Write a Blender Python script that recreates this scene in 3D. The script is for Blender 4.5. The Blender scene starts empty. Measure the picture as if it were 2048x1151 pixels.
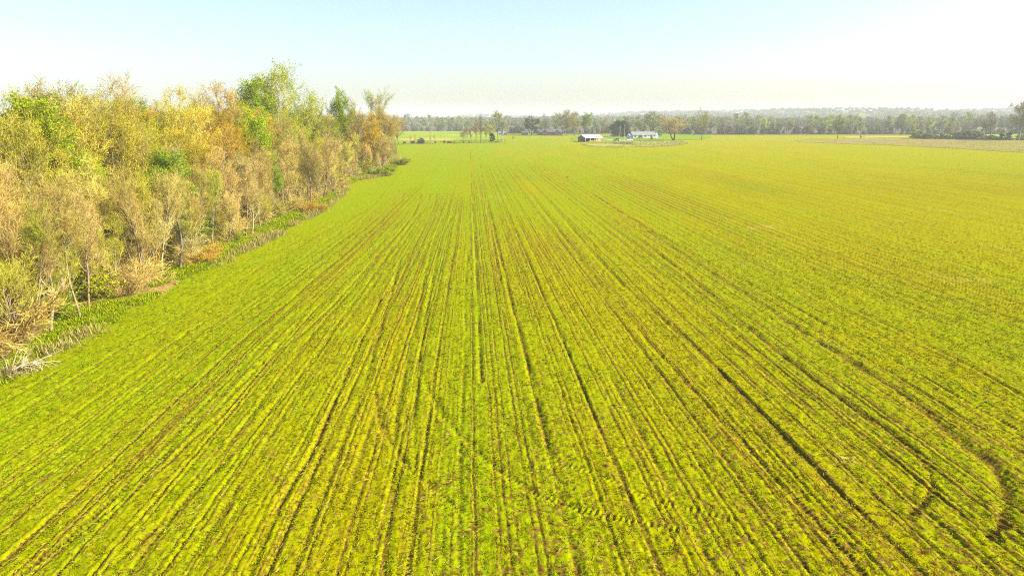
import bpy, bmesh, math, random
import numpy as np
from mathutils import Vector, Matrix
from mathutils.kdtree import KDTree

random.seed(5)
rng = np.random.default_rng(11)
SC = bpy.context.scene
COL = SC.collection
R = math.radians

# ------------------------------------------------------------------ camera
CAM_H = 15.0
F = 1366.0                       # focal length in pixels of a 2048 wide frame
PITCH = math.atan((575.5 - 238.0) / F)
cam = bpy.data.cameras.new('camera')
cam.sensor_width = 36.0
cam.lens = 36.0 * F / 2048.0
cam.clip_start = 0.5
cam.clip_end = 20000.0
cam_o = bpy.data.objects.new('camera', cam)
COL.objects.link(cam_o)
cam_o.location = (0, 0, CAM_H)
cam_o.rotation_euler = (math.pi / 2 - PITCH, 0, 0)
SC.camera = cam_o
SC.render.resolution_x, SC.render.resolution_y = 1024, 575

# ------------------------------------------------------------------ sky and sun
SUN_AZ, SUN_EL = 96.0, 33.0     # clockwise from the view direction
w = bpy.data.worlds.new('World')
SC.world = w
w.use_nodes = True
nt = w.node_tree
sky = nt.nodes.new('ShaderNodeTexSky')
sky.sky_type = 'NISHITA'
sky.sun_disc = False
sky.sun_elevation = R(SUN_EL)
sky.sun_rotation = R(SUN_AZ)
sky.altitude = 100
sky.air_density = 1.0
sky.dust_density = 2.1
sky.ozone_density = 1.8
bg = nt.nodes['Background']
bg.inputs['Strength'].default_value = 0.116
nt.links.new(sky.outputs[0], bg.inputs['Color'])
sun_d = bpy.data.lights.new('sun', 'SUN')
sun_d.energy = 5.0
sun_d.angle = R(0.53)
sun_d.color = (1.0, 0.93, 0.82)
sun_o = bpy.data.objects.new('sun', sun_d)
COL.objects.link(sun_o)
sv = Vector((math.sin(R(SUN_AZ)) * math.cos(R(SUN_EL)), math.cos(R(SUN_AZ)) * math.cos(R(SUN_EL)), math.sin(R(SUN_EL))))
sun_o.rotation_euler = sv.to_track_quat('Z', 'Y').to_euler()
sun_o.location = sv * 200
SC.view_settings.view_transform = 'Standard'
SC.view_settings.look = 'None'
SC.view_settings.gamma = 1.0
SC.view_settings.use_curve_mapping = False
SC.view_settings.exposure = 1.2
SC.render.engine = 'CYCLES'
SC.cycles.use_denoising = False
SC.cycles.filter_width = 1.1
SC.cycles.adaptive_threshold = 0.008
SC.cycles.max_bounces = 5
SC.cycles.diffuse_bounces = 2
SC.cycles.glossy_bounces = 2
SC.cycles.transmission_bounces = 3
SC.cycles.volume_bounces = 1
SC.cycles.transparent_max_bounces = 4

# ------------------------------------------------------------------ helpers
def G(px, py, z=0.0):
    """ground point seen at a pixel of the 2048 x 1151 photograph"""
    cx, cy = (px - 1024.0) / F, (575.5 - py) / F
    d = np.array([cx, math.cos(PITCH) + cy * math.sin(PITCH), -math.sin(PITCH) + cy * math.cos(PITCH)])
    t = (CAM_H - z) / -d[2]
    return np.array([d[0] * t, d[1] * t])

def depth_of(y):
    return y * math.cos(PITCH) + CAM_H * math.sin(PITCH)

def at_x(px, d, h=6.0):
    """world x at forward distance d of something seen in column px"""
    return (px - 1024.0) / F * (d * math.cos(PITCH) + (CAM_H - h) * math.sin(PITCH))

def project(x, y, z):
    dp = y * math.cos(PITCH) + (CAM_H - z) * math.sin(PITCH)
    up = y * math.sin(PITCH) - (CAM_H - z) * math.cos(PITCH)
    return 1024 + F * x / dp, 575.5 - F * up / dp

def height_for(py, d):
    """height above ground of a point at forward distance d seen in row py"""
    a = math.atan((575.5 - py) / F) - PITCH
    return CAM_H + d * math.tan(a)

def hash2(i, j, s):
    n = (i.astype(np.int64) * 374761393 + j.astype(np.int64) * 668265263 + s * 974634777) & 0xFFFFFFFF
    n = ((n ^ (n >> 13)) * 1274126177) & 0xFFFFFFFF
    n = n ^ (n >> 16)
    return (n & 0xFFFF) / 65535.0

def vnoise(x, y, s=0):
    xi, yi = np.floor(x), np.floor(y)
    fx, fy = x - xi, y - yi
    fx, fy = fx * fx * (3 - 2 * fx), fy * fy * (3 - 2 * fy)
    xi, yi = xi.astype(np.int64), yi.astype(np.int64)
    a, b = hash2(xi, yi, s), hash2(xi + 1, yi, s)
    c, d = hash2(xi, yi + 1, s), hash2(xi + 1, yi + 1, s)
    return (a * (1 - fx) + b * fx) * (1 - fy) + (c * (1 - fx) + d * fx) * fy

def fbm(x, y, s=0, o=3):
    t, a, n = 0.0, 0.5, 0.0
    for k in range(o):
        t = t + a * vnoise(x * 2 ** k + 17.3 * k, y * 2 ** k - 9.1 * k, s + k)
        n += a
        a *= 0.5
    return t / n

def sstep(a, b, x):
    t = np.clip((x - a) / (b - a), 0, 1)
    return t * t * (3 - 2 * t)

def make_mesh(name, V, faces, mats=(), mat_idx=None, smooth=False, attrs=None):
    """faces: list of (n,3) / (n,4) int arrays"""
    me = bpy.data.meshes.new(name)
    V = np.asarray(V, dtype=np.float32)
    faces = [np.asarray(f, dtype=np.int32) for f in faces if len(f)]
    me.vertices.add(len(V))
    me.vertices.foreach_set('co', V.ravel())
    nl = sum(f.size for f in faces)
    npoly = sum(len(f) for f in faces)
    me.loops.add(nl)
    me.polygons.add(npoly)
    if npoly:
        me.loops.foreach_set('vertex_index', np.concatenate([f.ravel() for f in faces]))
        tot = np.concatenate([np.full(len(f), f.shape[1], dtype=np.int32) for f in faces])
        st = np.concatenate([[0], np.cumsum(tot)[:-1]]).astype(np.int32)
        me.polygons.foreach_set('loop_start', st)
        if mat_idx is not None:
            me.polygons.foreach_set('material_index', np.asarray(mat_idx, dtype=np.int32))
        me.polygons.foreach_set('use_smooth', np.full(npoly, bool(smooth)))
    for m in mats:
        me.materials.append(m)
    for k, v in (attrs or {}).items():
        v = np.asarray(v, dtype=np.float32)
        if v.ndim == 1:
            a = me.attributes.new(k, 'FLOAT', 'POINT')
            a.data.foreach_set('value', v)
        else:
            a = me.attributes.new(k, 'FLOAT_COLOR', 'POINT')
            a.data.foreach_set('color', np.concatenate([v, np.ones((len(v), 1), np.float32)], 1).ravel())
    me.update(calc_edges=True)
    me.validate()
    return me

def link(name, data, parent=None, loc=None, rz=None, scale=None, color=None):
    o = bpy.data.objects.new(name, data)
    COL.objects.link(o)
    if parent is not None:
        o.parent = parent
    if loc is not None:
        o.location = loc
    if rz is not None:
        o.rotation_euler = (0, 0, rz)
    if scale is not None:
        o.scale = scale if hasattr(scale, '__len__') else (scale,) * 3
    if color is not None:
        o.color = (*color, 1.0)
    return o

def tag(o, label=None, cat=None, group=None, kind=None):
    for k, v in (('label', label), ('category', cat), ('group', group), ('kind', kind)):
        if v:
            o[k] = v
    return o

# ------------------------------------------------------------------ materials
def new_mat(name):
    m = bpy.data.materials.new(name)
    m.use_nodes = True
    t = m.node_tree
    t.nodes.clear()
    out = t.nodes.new('ShaderNodeOutputMaterial')
    return m, t, out

class N:
    """tiny node-graph helper"""
    def __init__(s, t):
        s.t = t
    def n(s, typ, **kw):
        nd = s.t.nodes.new(typ)
        for k, v in kw.items():
            setattr(nd, k, v)
        return nd
    def l(s, a, b):
        s.t.links.new(a, b)
    def val(s, sock, v):
        if hasattr(v, 'is_linked') or isinstance(v, bpy.types.NodeSocket):
            s.t.links.new(v, sock)
        else:
            sock.default_value = v
    def noise(s, vec, scale, detail=3.0, rough=0.55):
        nd = s.n('ShaderNodeTexNoise')
        if vec is not None:
            s.l(vec, nd.inputs['Vector'])
        nd.inputs['Scale'].default_value = scale
        nd.inputs['Detail'].default_value = detail
        nd.inputs['Roughness'].default_value = rough
        return nd.outputs['Fac']
    def ramp(s, fac, lo, hi, a=0.0, b=1.0):
        nd = s.n('ShaderNodeMapRange')
        s.val(nd.inputs['Value'], fac)
        nd.inputs['From Min'].default_value = lo
        nd.inputs['From Max'].default_value = hi
        nd.inputs['To Min'].default_value = a
        nd.inputs['To Max'].default_value = b
        return nd.outputs['Result']
    def mix(s, fac, a, b, mode='MIX'):
        nd = s.n('ShaderNodeMix', data_type='RGBA', blend_type=mode)
        s.val(nd.inputs[0], fac)
        for i, v in ((6, a), (7, b)):
            if isinstance(v, bpy.types.NodeSocket):
                s.l(v, nd.inputs[i])
            else:
                nd.inputs[i].default_value = (*v, 1.0)
        return nd.outputs[2]
    def math(s, op, a, b=0.0):
        nd = s.n('ShaderNodeMath', operation=op)
        s.val(nd.inputs[0], a)
        s.val(nd.inputs[1], b)
        return nd.outputs[0]
    def attr(s, name, what='Fac'):
        nd = s.n('ShaderNodeAttribute', attribute_name=name)
        return nd.outputs[what]

def mat_obj_color(name, transl=0.0, noise_scale=2.0, amount=0.35, rough=0.9, rnd=0.25, island=False):
    """diffuse (and a little translucent) surface tinted by the object's own colour"""
    m, t, out = new_mat(name)
    g = N(t)
    oi = g.n('ShaderNodeObjectInfo')
    tc = g.n('ShaderNodeTexCoord')
    f = g.ramp(g.noise(tc.outputs['Object'], noise_scale, 3), 0.3, 0.7, 1 - amount, 1 + amount)
    r = g.ramp(oi.outputs['Random'], 0, 1, 1 - rnd, 1 + rnd)
    k = g.math('MULTIPLY', f, r)
    cc = g.n('ShaderNodeCombineXYZ')
    for i in range(3):
        g.l(k, cc.inputs[i])
    c = g.mix(1.0, oi.outputs['Color'], cc.outputs[0], 'MULTIPLY')
    if island:
        ge = g.n('ShaderNodeNewGeometry')
        hs = g.n('ShaderNodeHueSaturation')
        g.l(g.ramp(ge.outputs['Random Per Island'], 0, 1, .475, .53), hs.inputs['Hue'])
        g.l(g.ramp(g.math('FRACT', g.math('MULTIPLY', ge.outputs['Random Per Island'], 37.7)), 0, 1, .55, 1.3), hs.inputs['Value'])
        g.l(c, hs.inputs['Color'])
        c = hs.outputs['Color']
    d = g.n('ShaderNodeBsdfDiffuse')
    g.l(c, d.inputs['Color'])
    if transl:
        tr = g.n('ShaderNodeBsdfTranslucent')
        g.l(c, tr.inputs['Color'])
        mx = g.n('ShaderNodeMixShader')
        mx.inputs[0].default_value = transl
        g.l(d.outputs[0], mx.inputs[1])
        g.l(tr.outputs[0], mx.inputs[2])
        g.l(mx.outputs[0], out.inputs[0])
    else:
        g.l(d.outputs[0], out.inputs[0])
    return m

def mat_plain(name, col, rough=0.7, noise_scale=1.5, amount=0.15, metallic=0.0, spec=0.3):
    m, t, out = new_mat(name)
    g = N(t)
    tc = g.n('ShaderNodeTexCoord')
    f = g.ramp(g.noise(tc.outputs['Object'], noise_scale, 4), 0.3, 0.7, 1 - amount, 1 + amount)
    cc = g.n('ShaderNodeCombineXYZ')
    for i in range(3):
        g.l(f, cc.inputs[i])
    c = g.mix(1.0, col, cc.outputs[0], 'MULTIPLY')
    b = g.n('ShaderNodeBsdfPrincipled')
    g.l(c, b.inputs['Base Color'])
    b.inputs['Roughness'].default_value = rough
    b.inputs['Metallic'].default_value = metallic
    b.inputs['Specular IOR Level'].default_value = spec
    g.l(b.outputs[0], out.inputs[0])
    return m

M_BARK = mat_obj_color('bark', noise_scale=1.2, amount=0.35)
M_TWIG = mat_obj_color('twig', noise_scale=0.6, amount=0.25)
M_LEAF = mat_obj_color('leaf', transl=0.35, noise_scale=0.5, amount=0.35, island=True)

# ------------------------------------------------------------------ field layout (world metres)
EDGE_PIX = [(-420, 1010), (-200, 880), (0, 768), (95, 715), (200, 655), (300, 600), (400, 545), (500, 498), (600, 440), (660, 408),
            (692, 384), (694, 372), (712, 362), (752, 353), (783, 346), (795, 330), (806, 318), (800, 300), (800, 291)]
EDGE = np.array([G(*p) for p in EDGE_PIX])
EDGE = EDGE[np.argsort(EDGE[:, 1])]
EDGE = np.vstack([[EDGE[0, 0], -40.0], EDGE])

def edge_x(y):
    return np.interp(y, EDGE[:, 1], EDGE[:, 0])

ROW_T = math.tan(math.atan((940 - 1024.0) / F))       # row direction dx/dy

# ================================================================== ground
def ground_material():
    m, t, out = new_mat('far_ground')
    g = N(t)
    geo = g.n('ShaderNodeNewGeometry')
    p = geo.outputs['Position']
    a = g.noise(p, 0.004, 3)
    b = g.noise(p, 0.05, 4)
    c = g.mix(g.ramp(a, 0.4, 0.6), (0.10, 0.15, 0.012), (0.15, 0.16, 0.02))
    c = g.mix(g.ramp(b, 0.45, 0.75, 0, 0.6), c, (0.12, 0.09, 0.03))
    d = g.n('ShaderNodeBsdfDiffuse')
    g.l(c, d.inputs['Color'])
    g.l(d.outputs[0], out.inputs[0])
    return m

def hill_z(x, y):
    d = np.hypot(x * 0.8, y)
    ramp = sstep(1100, 2900, d) * (y > 0)
    ridge = 1 + 24 * sstep(.25, .75, fbm(x / 420 + 3.3, y / 1200, 71, 3))
    tilt = np.clip((x / np.maximum(y, 300) + .16) / .5, 0, 1) * 17
    return ramp * (ridge + tilt)

def build_ground():
    n = 121
    xs = np.linspace(-4000, 4000, n)
    ys = np.linspace(-3000, 4000, n)
    X, Y = np.meshgrid(xs, ys)
    Z = hill_z(X, Y) - 0.12
    V = np.stack([X.ravel(), Y.ravel(), Z.ravel()], 1)
    i = np.arange(n * n).reshape(n, n)
    q = np.stack([i[:-1, :-1].ravel(), i[:-1, 1:].ravel(), i[1:, 1:].ravel(), i[1:, :-1].ravel()], 1)
    o = link('ground', make_mesh('ground', V, [q], [ground_material()], smooth=True))
    tag(o, 'green farmland rolling up to wooded hills at the horizon', 'ground', kind='structure')
build_ground()

# ------------------------------------------------------------------ crop field with rows, wheel tracks and relief
def resample(P, step):
    P = np.asarray(P, float)
    s = np.concatenate([[0], np.cumsum(np.hypot(*np.diff(P, axis=0).T))])
    n = max(2, int(s[-1] / step))
    t = np.linspace(0, s[-1], n)
    return np.stack([np.interp(t, s, P[:, 0]), np.interp(t, s, P[:, 1])], 1)

def smooth_line(P, it=3):
    P = np.asarray(P, float)
    for _ in range(it):
        Q = [P[0]]
        for a, b in zip(P[:-1], P[1:]):
            Q += [a * .75 + b * .25, a * .25 + b * .75]
        Q.append(P[-1])
        P = np.array(Q)
    return P

def px_line(pts):
    return smooth_line([G(*p) for p in pts])

lines = []       # (polyline, kind, half width, depth, soil, tread)
ROW_W = 1.27
def lane(x, y):
    """row number across the field: left rows follow the wood, right rows run straight"""
    b = 0.6 + ROW_T * y
    Ey = np.interp(y, [10, 30, 45, 60, 80, 100, 125, 150, 190, 260], [-31.5, -32, -32.5, -32, -31.5, -31.5, -32, -32, -31, -38]) + 1.6
    f = (x - Ey) / (b - Ey)
    L = np.where(x < b, 25 * f, 25 + (x - b) / ROW_W)
    amp = np.where(x < b, (1 - .7 * sstep(115, 175, y)) * (.25 + .75 * sstep(.05, .45, f)) * (.65 + .7 * fbm(x / 9, y / 30, 15, 2)), (1 - .85 * sstep(110, 330, y)) * (.55 + .9 * fbm(x / 14, y / 40, 25, 2)))
    return L, amp
# wheel tracks seen in the photograph: points -> ground
TR = [
    ([(376, 731), (321, 767), (188, 872), (0, 967)], .16, .06, .45, .5),
    ([(600, 640), (510, 743), (447, 806), (365, 876), (290, 947), (220, 1002), (118, 1092), (59, 1135), (0, 1180)], .24, .11, .6, 1),
    ([(700, 610), (627, 723), (549, 810), (490, 880), (431, 939), (361, 1013), (250, 1110)], .24, .10, .55, 1),
    ([(640, 610), (556, 700), (459, 818), (388, 876), (329, 935), (176, 1053), (60, 1151)], .16, .10, .7, 0),
    ([(760, 600), (680, 774), (627, 904), (584, 966), (545, 1041), (510, 1123), (480, 1180)], .20, .16, .75, 0),
    ([(800, 520), (749, 700), (733, 759), (706, 829), (678, 904), (647, 982), (612, 1072), (584, 1151)], .27, .13, .65, 1),
    ([(843, 386), (836, 417), (809, 455), (754, 513), (713, 560), (640, 640), (560, 700)], .2, .10, .75, 0),
    ([(901, 385), (897, 414), (873, 462), (846, 560), (835, 640), (820, 700), (800, 786), (784, 896), (788, 959), (776, 1053), (765, 1151)], .24, .10, .62, .5),
    ([(918, 385), (914, 420), (890, 452), (870, 530), (850, 640), (839, 724), (827, 818), (831, 951), (816, 1084), (812, 1151)], .20, .10, .6, .8),
    ([(771, 380), (750, 410), (703, 438), (600, 486), (480, 560)], .18, .10, .65, 0),
    ([(808, 385), (802, 407), (764, 431), (706, 465), (651, 506), (600, 550), (500, 620)], .18, .10, .65, 0),
    ([(860, 386), (855, 410), (830, 440), (790, 490), (740, 560), (690, 630)], .18, .10, .65, .4),
    ([(875, 384), (868, 420), (840, 470), (800, 560), (775, 640)], .18, .08, .7, 0),
    ([(1049, 700), (1070, 790), (1098, 904), (1125, 1002), (1157, 1151)], .26, .14, .8, .5),
    ([(975, 400), (1010, 560), (1049, 700)], .22, .12, .8, .3),
    ([(1050, 350), (1130, 440), (1230, 560), (1340, 650), (1394, 700), (1600, 910), (1809, 1123), (1840, 1151)], .3, .15, .55, .2),
    ([(1035, 350), (1100, 440), (1190, 560), (1300, 690), (1480, 880), (1720, 1140)], .25, .12, .5, .3),
    ([(1090, 340), (1200, 420), (1350, 530), (1555, 708), (1692, 810), (1762, 853), (1837, 912), (1864, 955), (1864, 982), (1849, 1006), (1825, 1025)], .22, .10, .5, .8),
    ([(1120, 345), (1250, 430), (1420, 545), (1664, 700), (1743, 751), (1849, 821), (1919, 888), (1966, 916), (2002, 955), (2017, 998), (2013, 1037), (1990, 1068)], .32, .13, .5, .8),
    ([(1300, 460), (1500, 570), (1751, 700), (1868, 767), (1966, 821), (2060, 872)], .26, .14, .7, .7),
    ([(1400, 470), (1600, 565), (1876, 700), (1974, 751), (2060, 803)], .2, .12, .7, 0),
    ([(851, 759), (874, 818), (914, 865), (972, 923), (1031, 967), (1082, 994), (1200, 1030), (1330, 1056)], .22, .09, .25, .3),
    ([(753, 794), (757, 845), (784, 888), (804, 919), (835, 955), (874, 982), (898, 1005), (950, 1060)], .22, .09, .4, .3),
    ([(1330, 640), (1420, 640), (1560, 660), (1700, 700)], .18, .07, .4, .5),
    ([(1130, 930), (1200, 950), (1262, 985), (1340, 1010), (1430, 1030)], .25, .06, .1, 0),
    ([(951, 245), (955, 300), (962, 340), (985, 480), (1000, 560)], .25, .12, .6, 0),
    ([(938, 255), (940, 300), (943, 380), (950, 480), (955, 600), (962, 760)], .2, .12, .7, 0),
    ([(1060, 300), (1160, 380), (1280, 470), (1420, 560)], .22, .1, .5, 0),
]
for pts, hw, dp, so, td in TR:
    pts = [p for p in pts if p[1] > 262]
    arc = pts[-1][1] in (1056, 1060, 1030, 1068, 1025)
    lines.append((px_line(pts), hw * (1.0 if arc else .65), dp * (1.0 if arc else .8), so * (1.5 if arc else .9), max(td, .6) if arc else td))
def lane_line(L, y0, y1):
    yy = np.linspace(y0, y1, 40)
    b = 0.6 + ROW_T * yy
    Ey = np.interp(yy, [10, 30, 45, 60, 80, 100, 125, 150], [-31.5, -32, -32.5, -32, -31.5, -31.5, -32, -32]) + 1.6
    return np.stack([np.where(L < 25, Ey + (b - Ey) * L / 25, b + (L - 25) * ROW_W) + .06 * np.sin(yy * .2 + L), yy], 1)
for L0, td in ((2.5, .6), (6.5, .9), (10.5, .3), (14.5, .9), (18.5, .5), (22.5, .9), (29.5, .4), (33.5, .9), (38.5, .3), (44.5, .8), (51.5, .4)):
    for dL in (0, 1.5):
        lines.append((lane_line(L0 + dL, 12, 75 + 40 * random.random()), .14, .06, .6, td))

def field_relief(x, y, need_height=True):
    """soil, straw, height and vigour of the crop at world points"""
    n = len(x)
    soil = np.zeros(n)
    hgt = np.zeros(n)
    L, amp = lane(x, y)
    Lj = L + (fbm(x * .25, y * .12, 83, 2) - .5) * .16 + (vnoise(x * 3, y * 2, 84) - .5) * .07
    for mul, a0 in ((1, 1.0), (2, .55)):
        q = Lj * mul
        row = hash2(np.floor(q).astype(np.int64), np.full(n, 7), 3 * mul)
        dd = np.abs(q - np.floor(q) - .5) * ROW_W / mul
        br = sstep(.2, .6, fbm(x * .5 + 40 * row, y * .2, 86, 3))
        pf = np.exp(-(dd / .066) ** 2) * amp * a0 * (.25 + .75 * row) * br
        hgt -= .075 * pf * (y < 200)
        hgt += .016 * np.exp(-((dd - .17) / .07) ** 2) * amp * a0 * row
        soil = np.maximum(soil, pf * .5)
    for which in (1,):
        LS = lines
        PT, TG, ID, AL = [], [], [], []
        for i, (P, hw, dp, so, td) in enumerate(LS):
            Q = resample(P, 0.25)
            T = np.gradient(Q, axis=0)
            T /= np.linalg.norm(T, axis=1)[:, None] + 1e-9
            PT.append(Q); TG.append(T); ID.append(np.full(len(Q), i))
            AL.append(np.concatenate([[0], np.cumsum(np.hypot(*np.diff(Q, axis=0).T))]))
        PT, TG, ID, AL = map(np.concatenate, (PT, TG, ID, AL))
        par = np.array([l[1:] for l in LS])
        # nearest track sample by hashing into 1 m cells
        cell = 1.0
        gx0, gy0 = PT[:, 0].min() - 3, PT[:, 1].min() - 3
        nx = int((PT[:, 0].max() + 3 - gx0) / cell) + 2
        ny = int((PT[:, 1].max() + 3 - gy0) / cell) + 2
        ci = ((PT[:, 1] - gy0) / cell).astype(int) * nx + ((PT[:, 0] - gx0) / cell).astype(int)
        order = np.argsort(ci, kind='stable')
        cs = ci[order]
        vi = np.floor((x - gx0) / cell).astype(int)
        vj = np.floor((y - gy0) / cell).astype(int)
        best = np.full(n, 9.0)
        bi = np.full(n, -1)
        for dj in (-1, 0, 1):
            for di in (-1, 0, 1):
                a, b = vi + di, vj + dj
                ok = (a >= 0) & (a < nx) & (b >= 0) & (b < ny)
                key = np.where(ok, b * nx + a, -1)
                lo = np.searchsorted(cs, key, 'left')
                hi = np.searchsorted(cs, key, 'right')
                m = int((hi - lo).max()) if n else 0
                for k in range(min(m, 12)):
                    sel = lo + k < hi
                    idx = order[np.where(sel, lo + k, 0)]
                    dx, dy = x - PT[idx, 0], y - PT[idx, 1]
                    along = dx * TG[idx, 0] + dy * TG[idx, 1]
                    d = np.abs(dx * -TG[idx, 1] + dy * TG[idx, 0]) + np.maximum(np.abs(along) - 0.5, 0)
                    d = np.where(sel, d, 9.0)
                    upd = d < best
                    best = np.where(upd, d, best)
                    bi = np.where(upd, idx, bi)
        hit = bi >= 0
        idx = np.where(hit, bi, 0)
        hw, dp, so, td = par[ID[idx]].T
        jit = 0.6 + 0.8 * vnoise(x * 1.3 + 5, y * 0.35, 5 + which)
        gap = sstep(0.25, 0.55, fbm(x * 0.55 + ID[idx] * 3.1, y * 0.22, 9 + which, 3))
        wv = hw * (0.45 + 0.75 * vnoise(x * 2.6, y * 1.6, 12) + 0.35 * vnoise(x * 9, y * 7, 13)) * (1 + sstep(50, 200, y) * 0.9)
        prof = np.exp(-(best / wv) ** 2) * hit
        rim = np.exp(-((best - 2.1 * wv) / wv) ** 2) * hit
        al = AL[idx] + (x - PT[idx, 0]) * TG[idx, 0] + (y - PT[idx, 1]) * TG[idx, 1]
        lug = 0.5 + 0.5 * np.sin(al * 2 * math.pi / 0.24)
        tread = td * (lug - 0.4)
        g = gap * jit
        soil = np.maximum(soil, prof * so * np.clip(g * 1.15, 0, 1) * (1 - 0.7 * td * (1 - lug)) * (1 - .8 * sstep(110, 170, y) * (np.abs(x) > 45)))
        hgt += -dp * prof * (0.35 + 0.65 * np.clip(g, 0, 1)) * (1 + 0.0 * tread) + dp * 0.28 * rim * g + dp * 1.5 * tread * prof * (y < 70)
    return soil, hgt

def mottle(x, y):
    """thin crop with soil between the plants, mostly on the headland nearest the camera"""
    m = fbm(x * 5.5, y * 4.0, 131, 2) * .85 + fbm(x * .5, y * .3, 133, 3) * .25
    return sstep(.56, .72, m) * (.3 + .7 * sstep(55, 24, y)) * (.5 + .5 * sstep(-16, 4, x)) * (y < 120)

def field_material():
    m, t, out = new_mat('crop_field')
    g = N(t)
    geo = g.n('ShaderNodeNewGeometry')
    p = geo.outputs['Position']
    mp = g.n('ShaderNodeMapping')
    g.l(p, mp.inputs['Vector'])
    mp.inputs['Rotation'].default_value = (0, 0, math.atan(ROW_T))
    mp.inputs['Scale'].default_value = (1.0, 0.12, 1.0)
    ps = mp.outputs[0]
    vig = g.attr('vigour')
    soil = g.attr('soil')
    
    straw = g.attr('straw')
    fine = g.noise(p, 6.0, 5, 0.75)
    mid = g.noise(ps, 1.1, 4, 0.6)
    broad = g.noise(ps, 0.12, 4, 0.6)
    lime = (0.192, 0.252, 0.0003)
    yell = (0.258, 0.250, 0.0003)
    oliv = (0.245, 0.195, 0.0004)
    c = g.mix(g.ramp(vig, 0.25, 0.75), yell, lime)
    c = g.mix(g.ramp(g.math('ADD', broad, g.math('MULTIPLY', mid, 0.5)), 0.72, 1.0, 0.0, 0.55), c, oliv)
    c = g.mix(g.ramp(fine, 0.48, 0.66, 0.0, 0.60), c, (0.110, 0.075, 0.001))
    c = g.mix(g.ramp(fine, 0.48, 0.28, 0.0, 0.45), c, (0.27, 0.31, 0.0004))
    st = g.ramp(g.math('ADD', straw, g.math('MULTIPLY', g.math('SUBTRACT', fine, 0.5), 0.9)), 0.35, 0.75)
    c = g.mix(st, c, (0.36, 0.29, 0.06))
    # drill rows: thin broken lines of soil along the lanes
    lan = g.attr('lane')
    amp = g.attr('rowamp')
    wob = g.math('ADD', g.math('MULTIPLY', g.math('SUBTRACT', g.noise(p, 0.25, 2), .5), .22), g.math('MULTIPLY', g.math('SUBTRACT', g.noise(p, 2.2, 3), .5), .13))
    lan = g.math('ADD', lan, wob)
    for mul, k in ((1.0, 1.0), (2.0, .70), (4.0, .48)):
        q = g.math('MULTIPLY', lan, mul)
        fl = g.math('FLOOR', q)
        dd = g.math('MULTIPLY', g.math('ABSOLUTE', g.math('SUBTRACT', g.math('SUBTRACT', q, fl), .5)), ROW_W / mul)
        wn = g.n('ShaderNodeTexWhiteNoise', noise_dimensions='1D')
        g.l(g.math('ADD', fl, mul * 77.7), wn.inputs['W'])
        st_ = g.ramp(dd, .065 + .045 / mul, .02)
        brk = g.ramp(g.noise(ps, .9 + .3 * mul, 4, .65), .28, .50)
        st_ = g.math('MULTIPLY', g.math('MULTIPLY', st_, brk), g.math('MULTIPLY', g.ramp(wn.outputs['Value'], 0, 1, .30 * k, 1.45 * k), amp))
        soil = g.math('MAXIMUM', soil, st_)
    sn = g.noise(p, 4.0, 3, 0.7)
    sc = g.mix(g.ramp(sn, 0.35, 0.65), (0.062, 0.034, 0.003), (0.21, 0.135, 0.018))
    sf = g.ramp(g.math('ADD', soil, g.math('MULTIPLY', g.math('SUBTRACT', fine, 0.5), 1.5)), 0.30, 0.60)
    c = g.mix(sf, c, sc)
    d = g.n('ShaderNodeBsdfDiffuse')
    g.l(c, d.inputs['Color'])
    bp = g.n('ShaderNodeBump')
    bp.inputs['Strength'].default_value = 0.6
    bp.inputs['Distance'].default_value = 0.116
    g.l(g.noise(p, 5.0, 5, 0.75), bp.inputs['Height'])
    g.l(bp.outputs[0], d.inputs['Normal'])
    g.l(d.outputs[0], out.inputs[0])
    return m

def vigour(x, y):
    xs = x - ROW_T * y
    v = fbm(xs / 7.0, y / 38.0, 31, 4) * 0.65 + fbm(x / 60.0, y / 60.0, 44, 2) * 0.45 + (fbm(xs / 1.1, y / 90.0, 35, 2) - .5) * 0.4 + .05
    v = v - 0.12 + 0.28 * sstep(10, -26, x) - 0.16 * sstep(10, 90, x) + 0.12 * sstep(130, 260, y) * (x < 30)
    return v

def field_edge_y(x):
    """far boundary of the crop"""
    return np.full(np.shape(x), 690.0)

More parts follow.
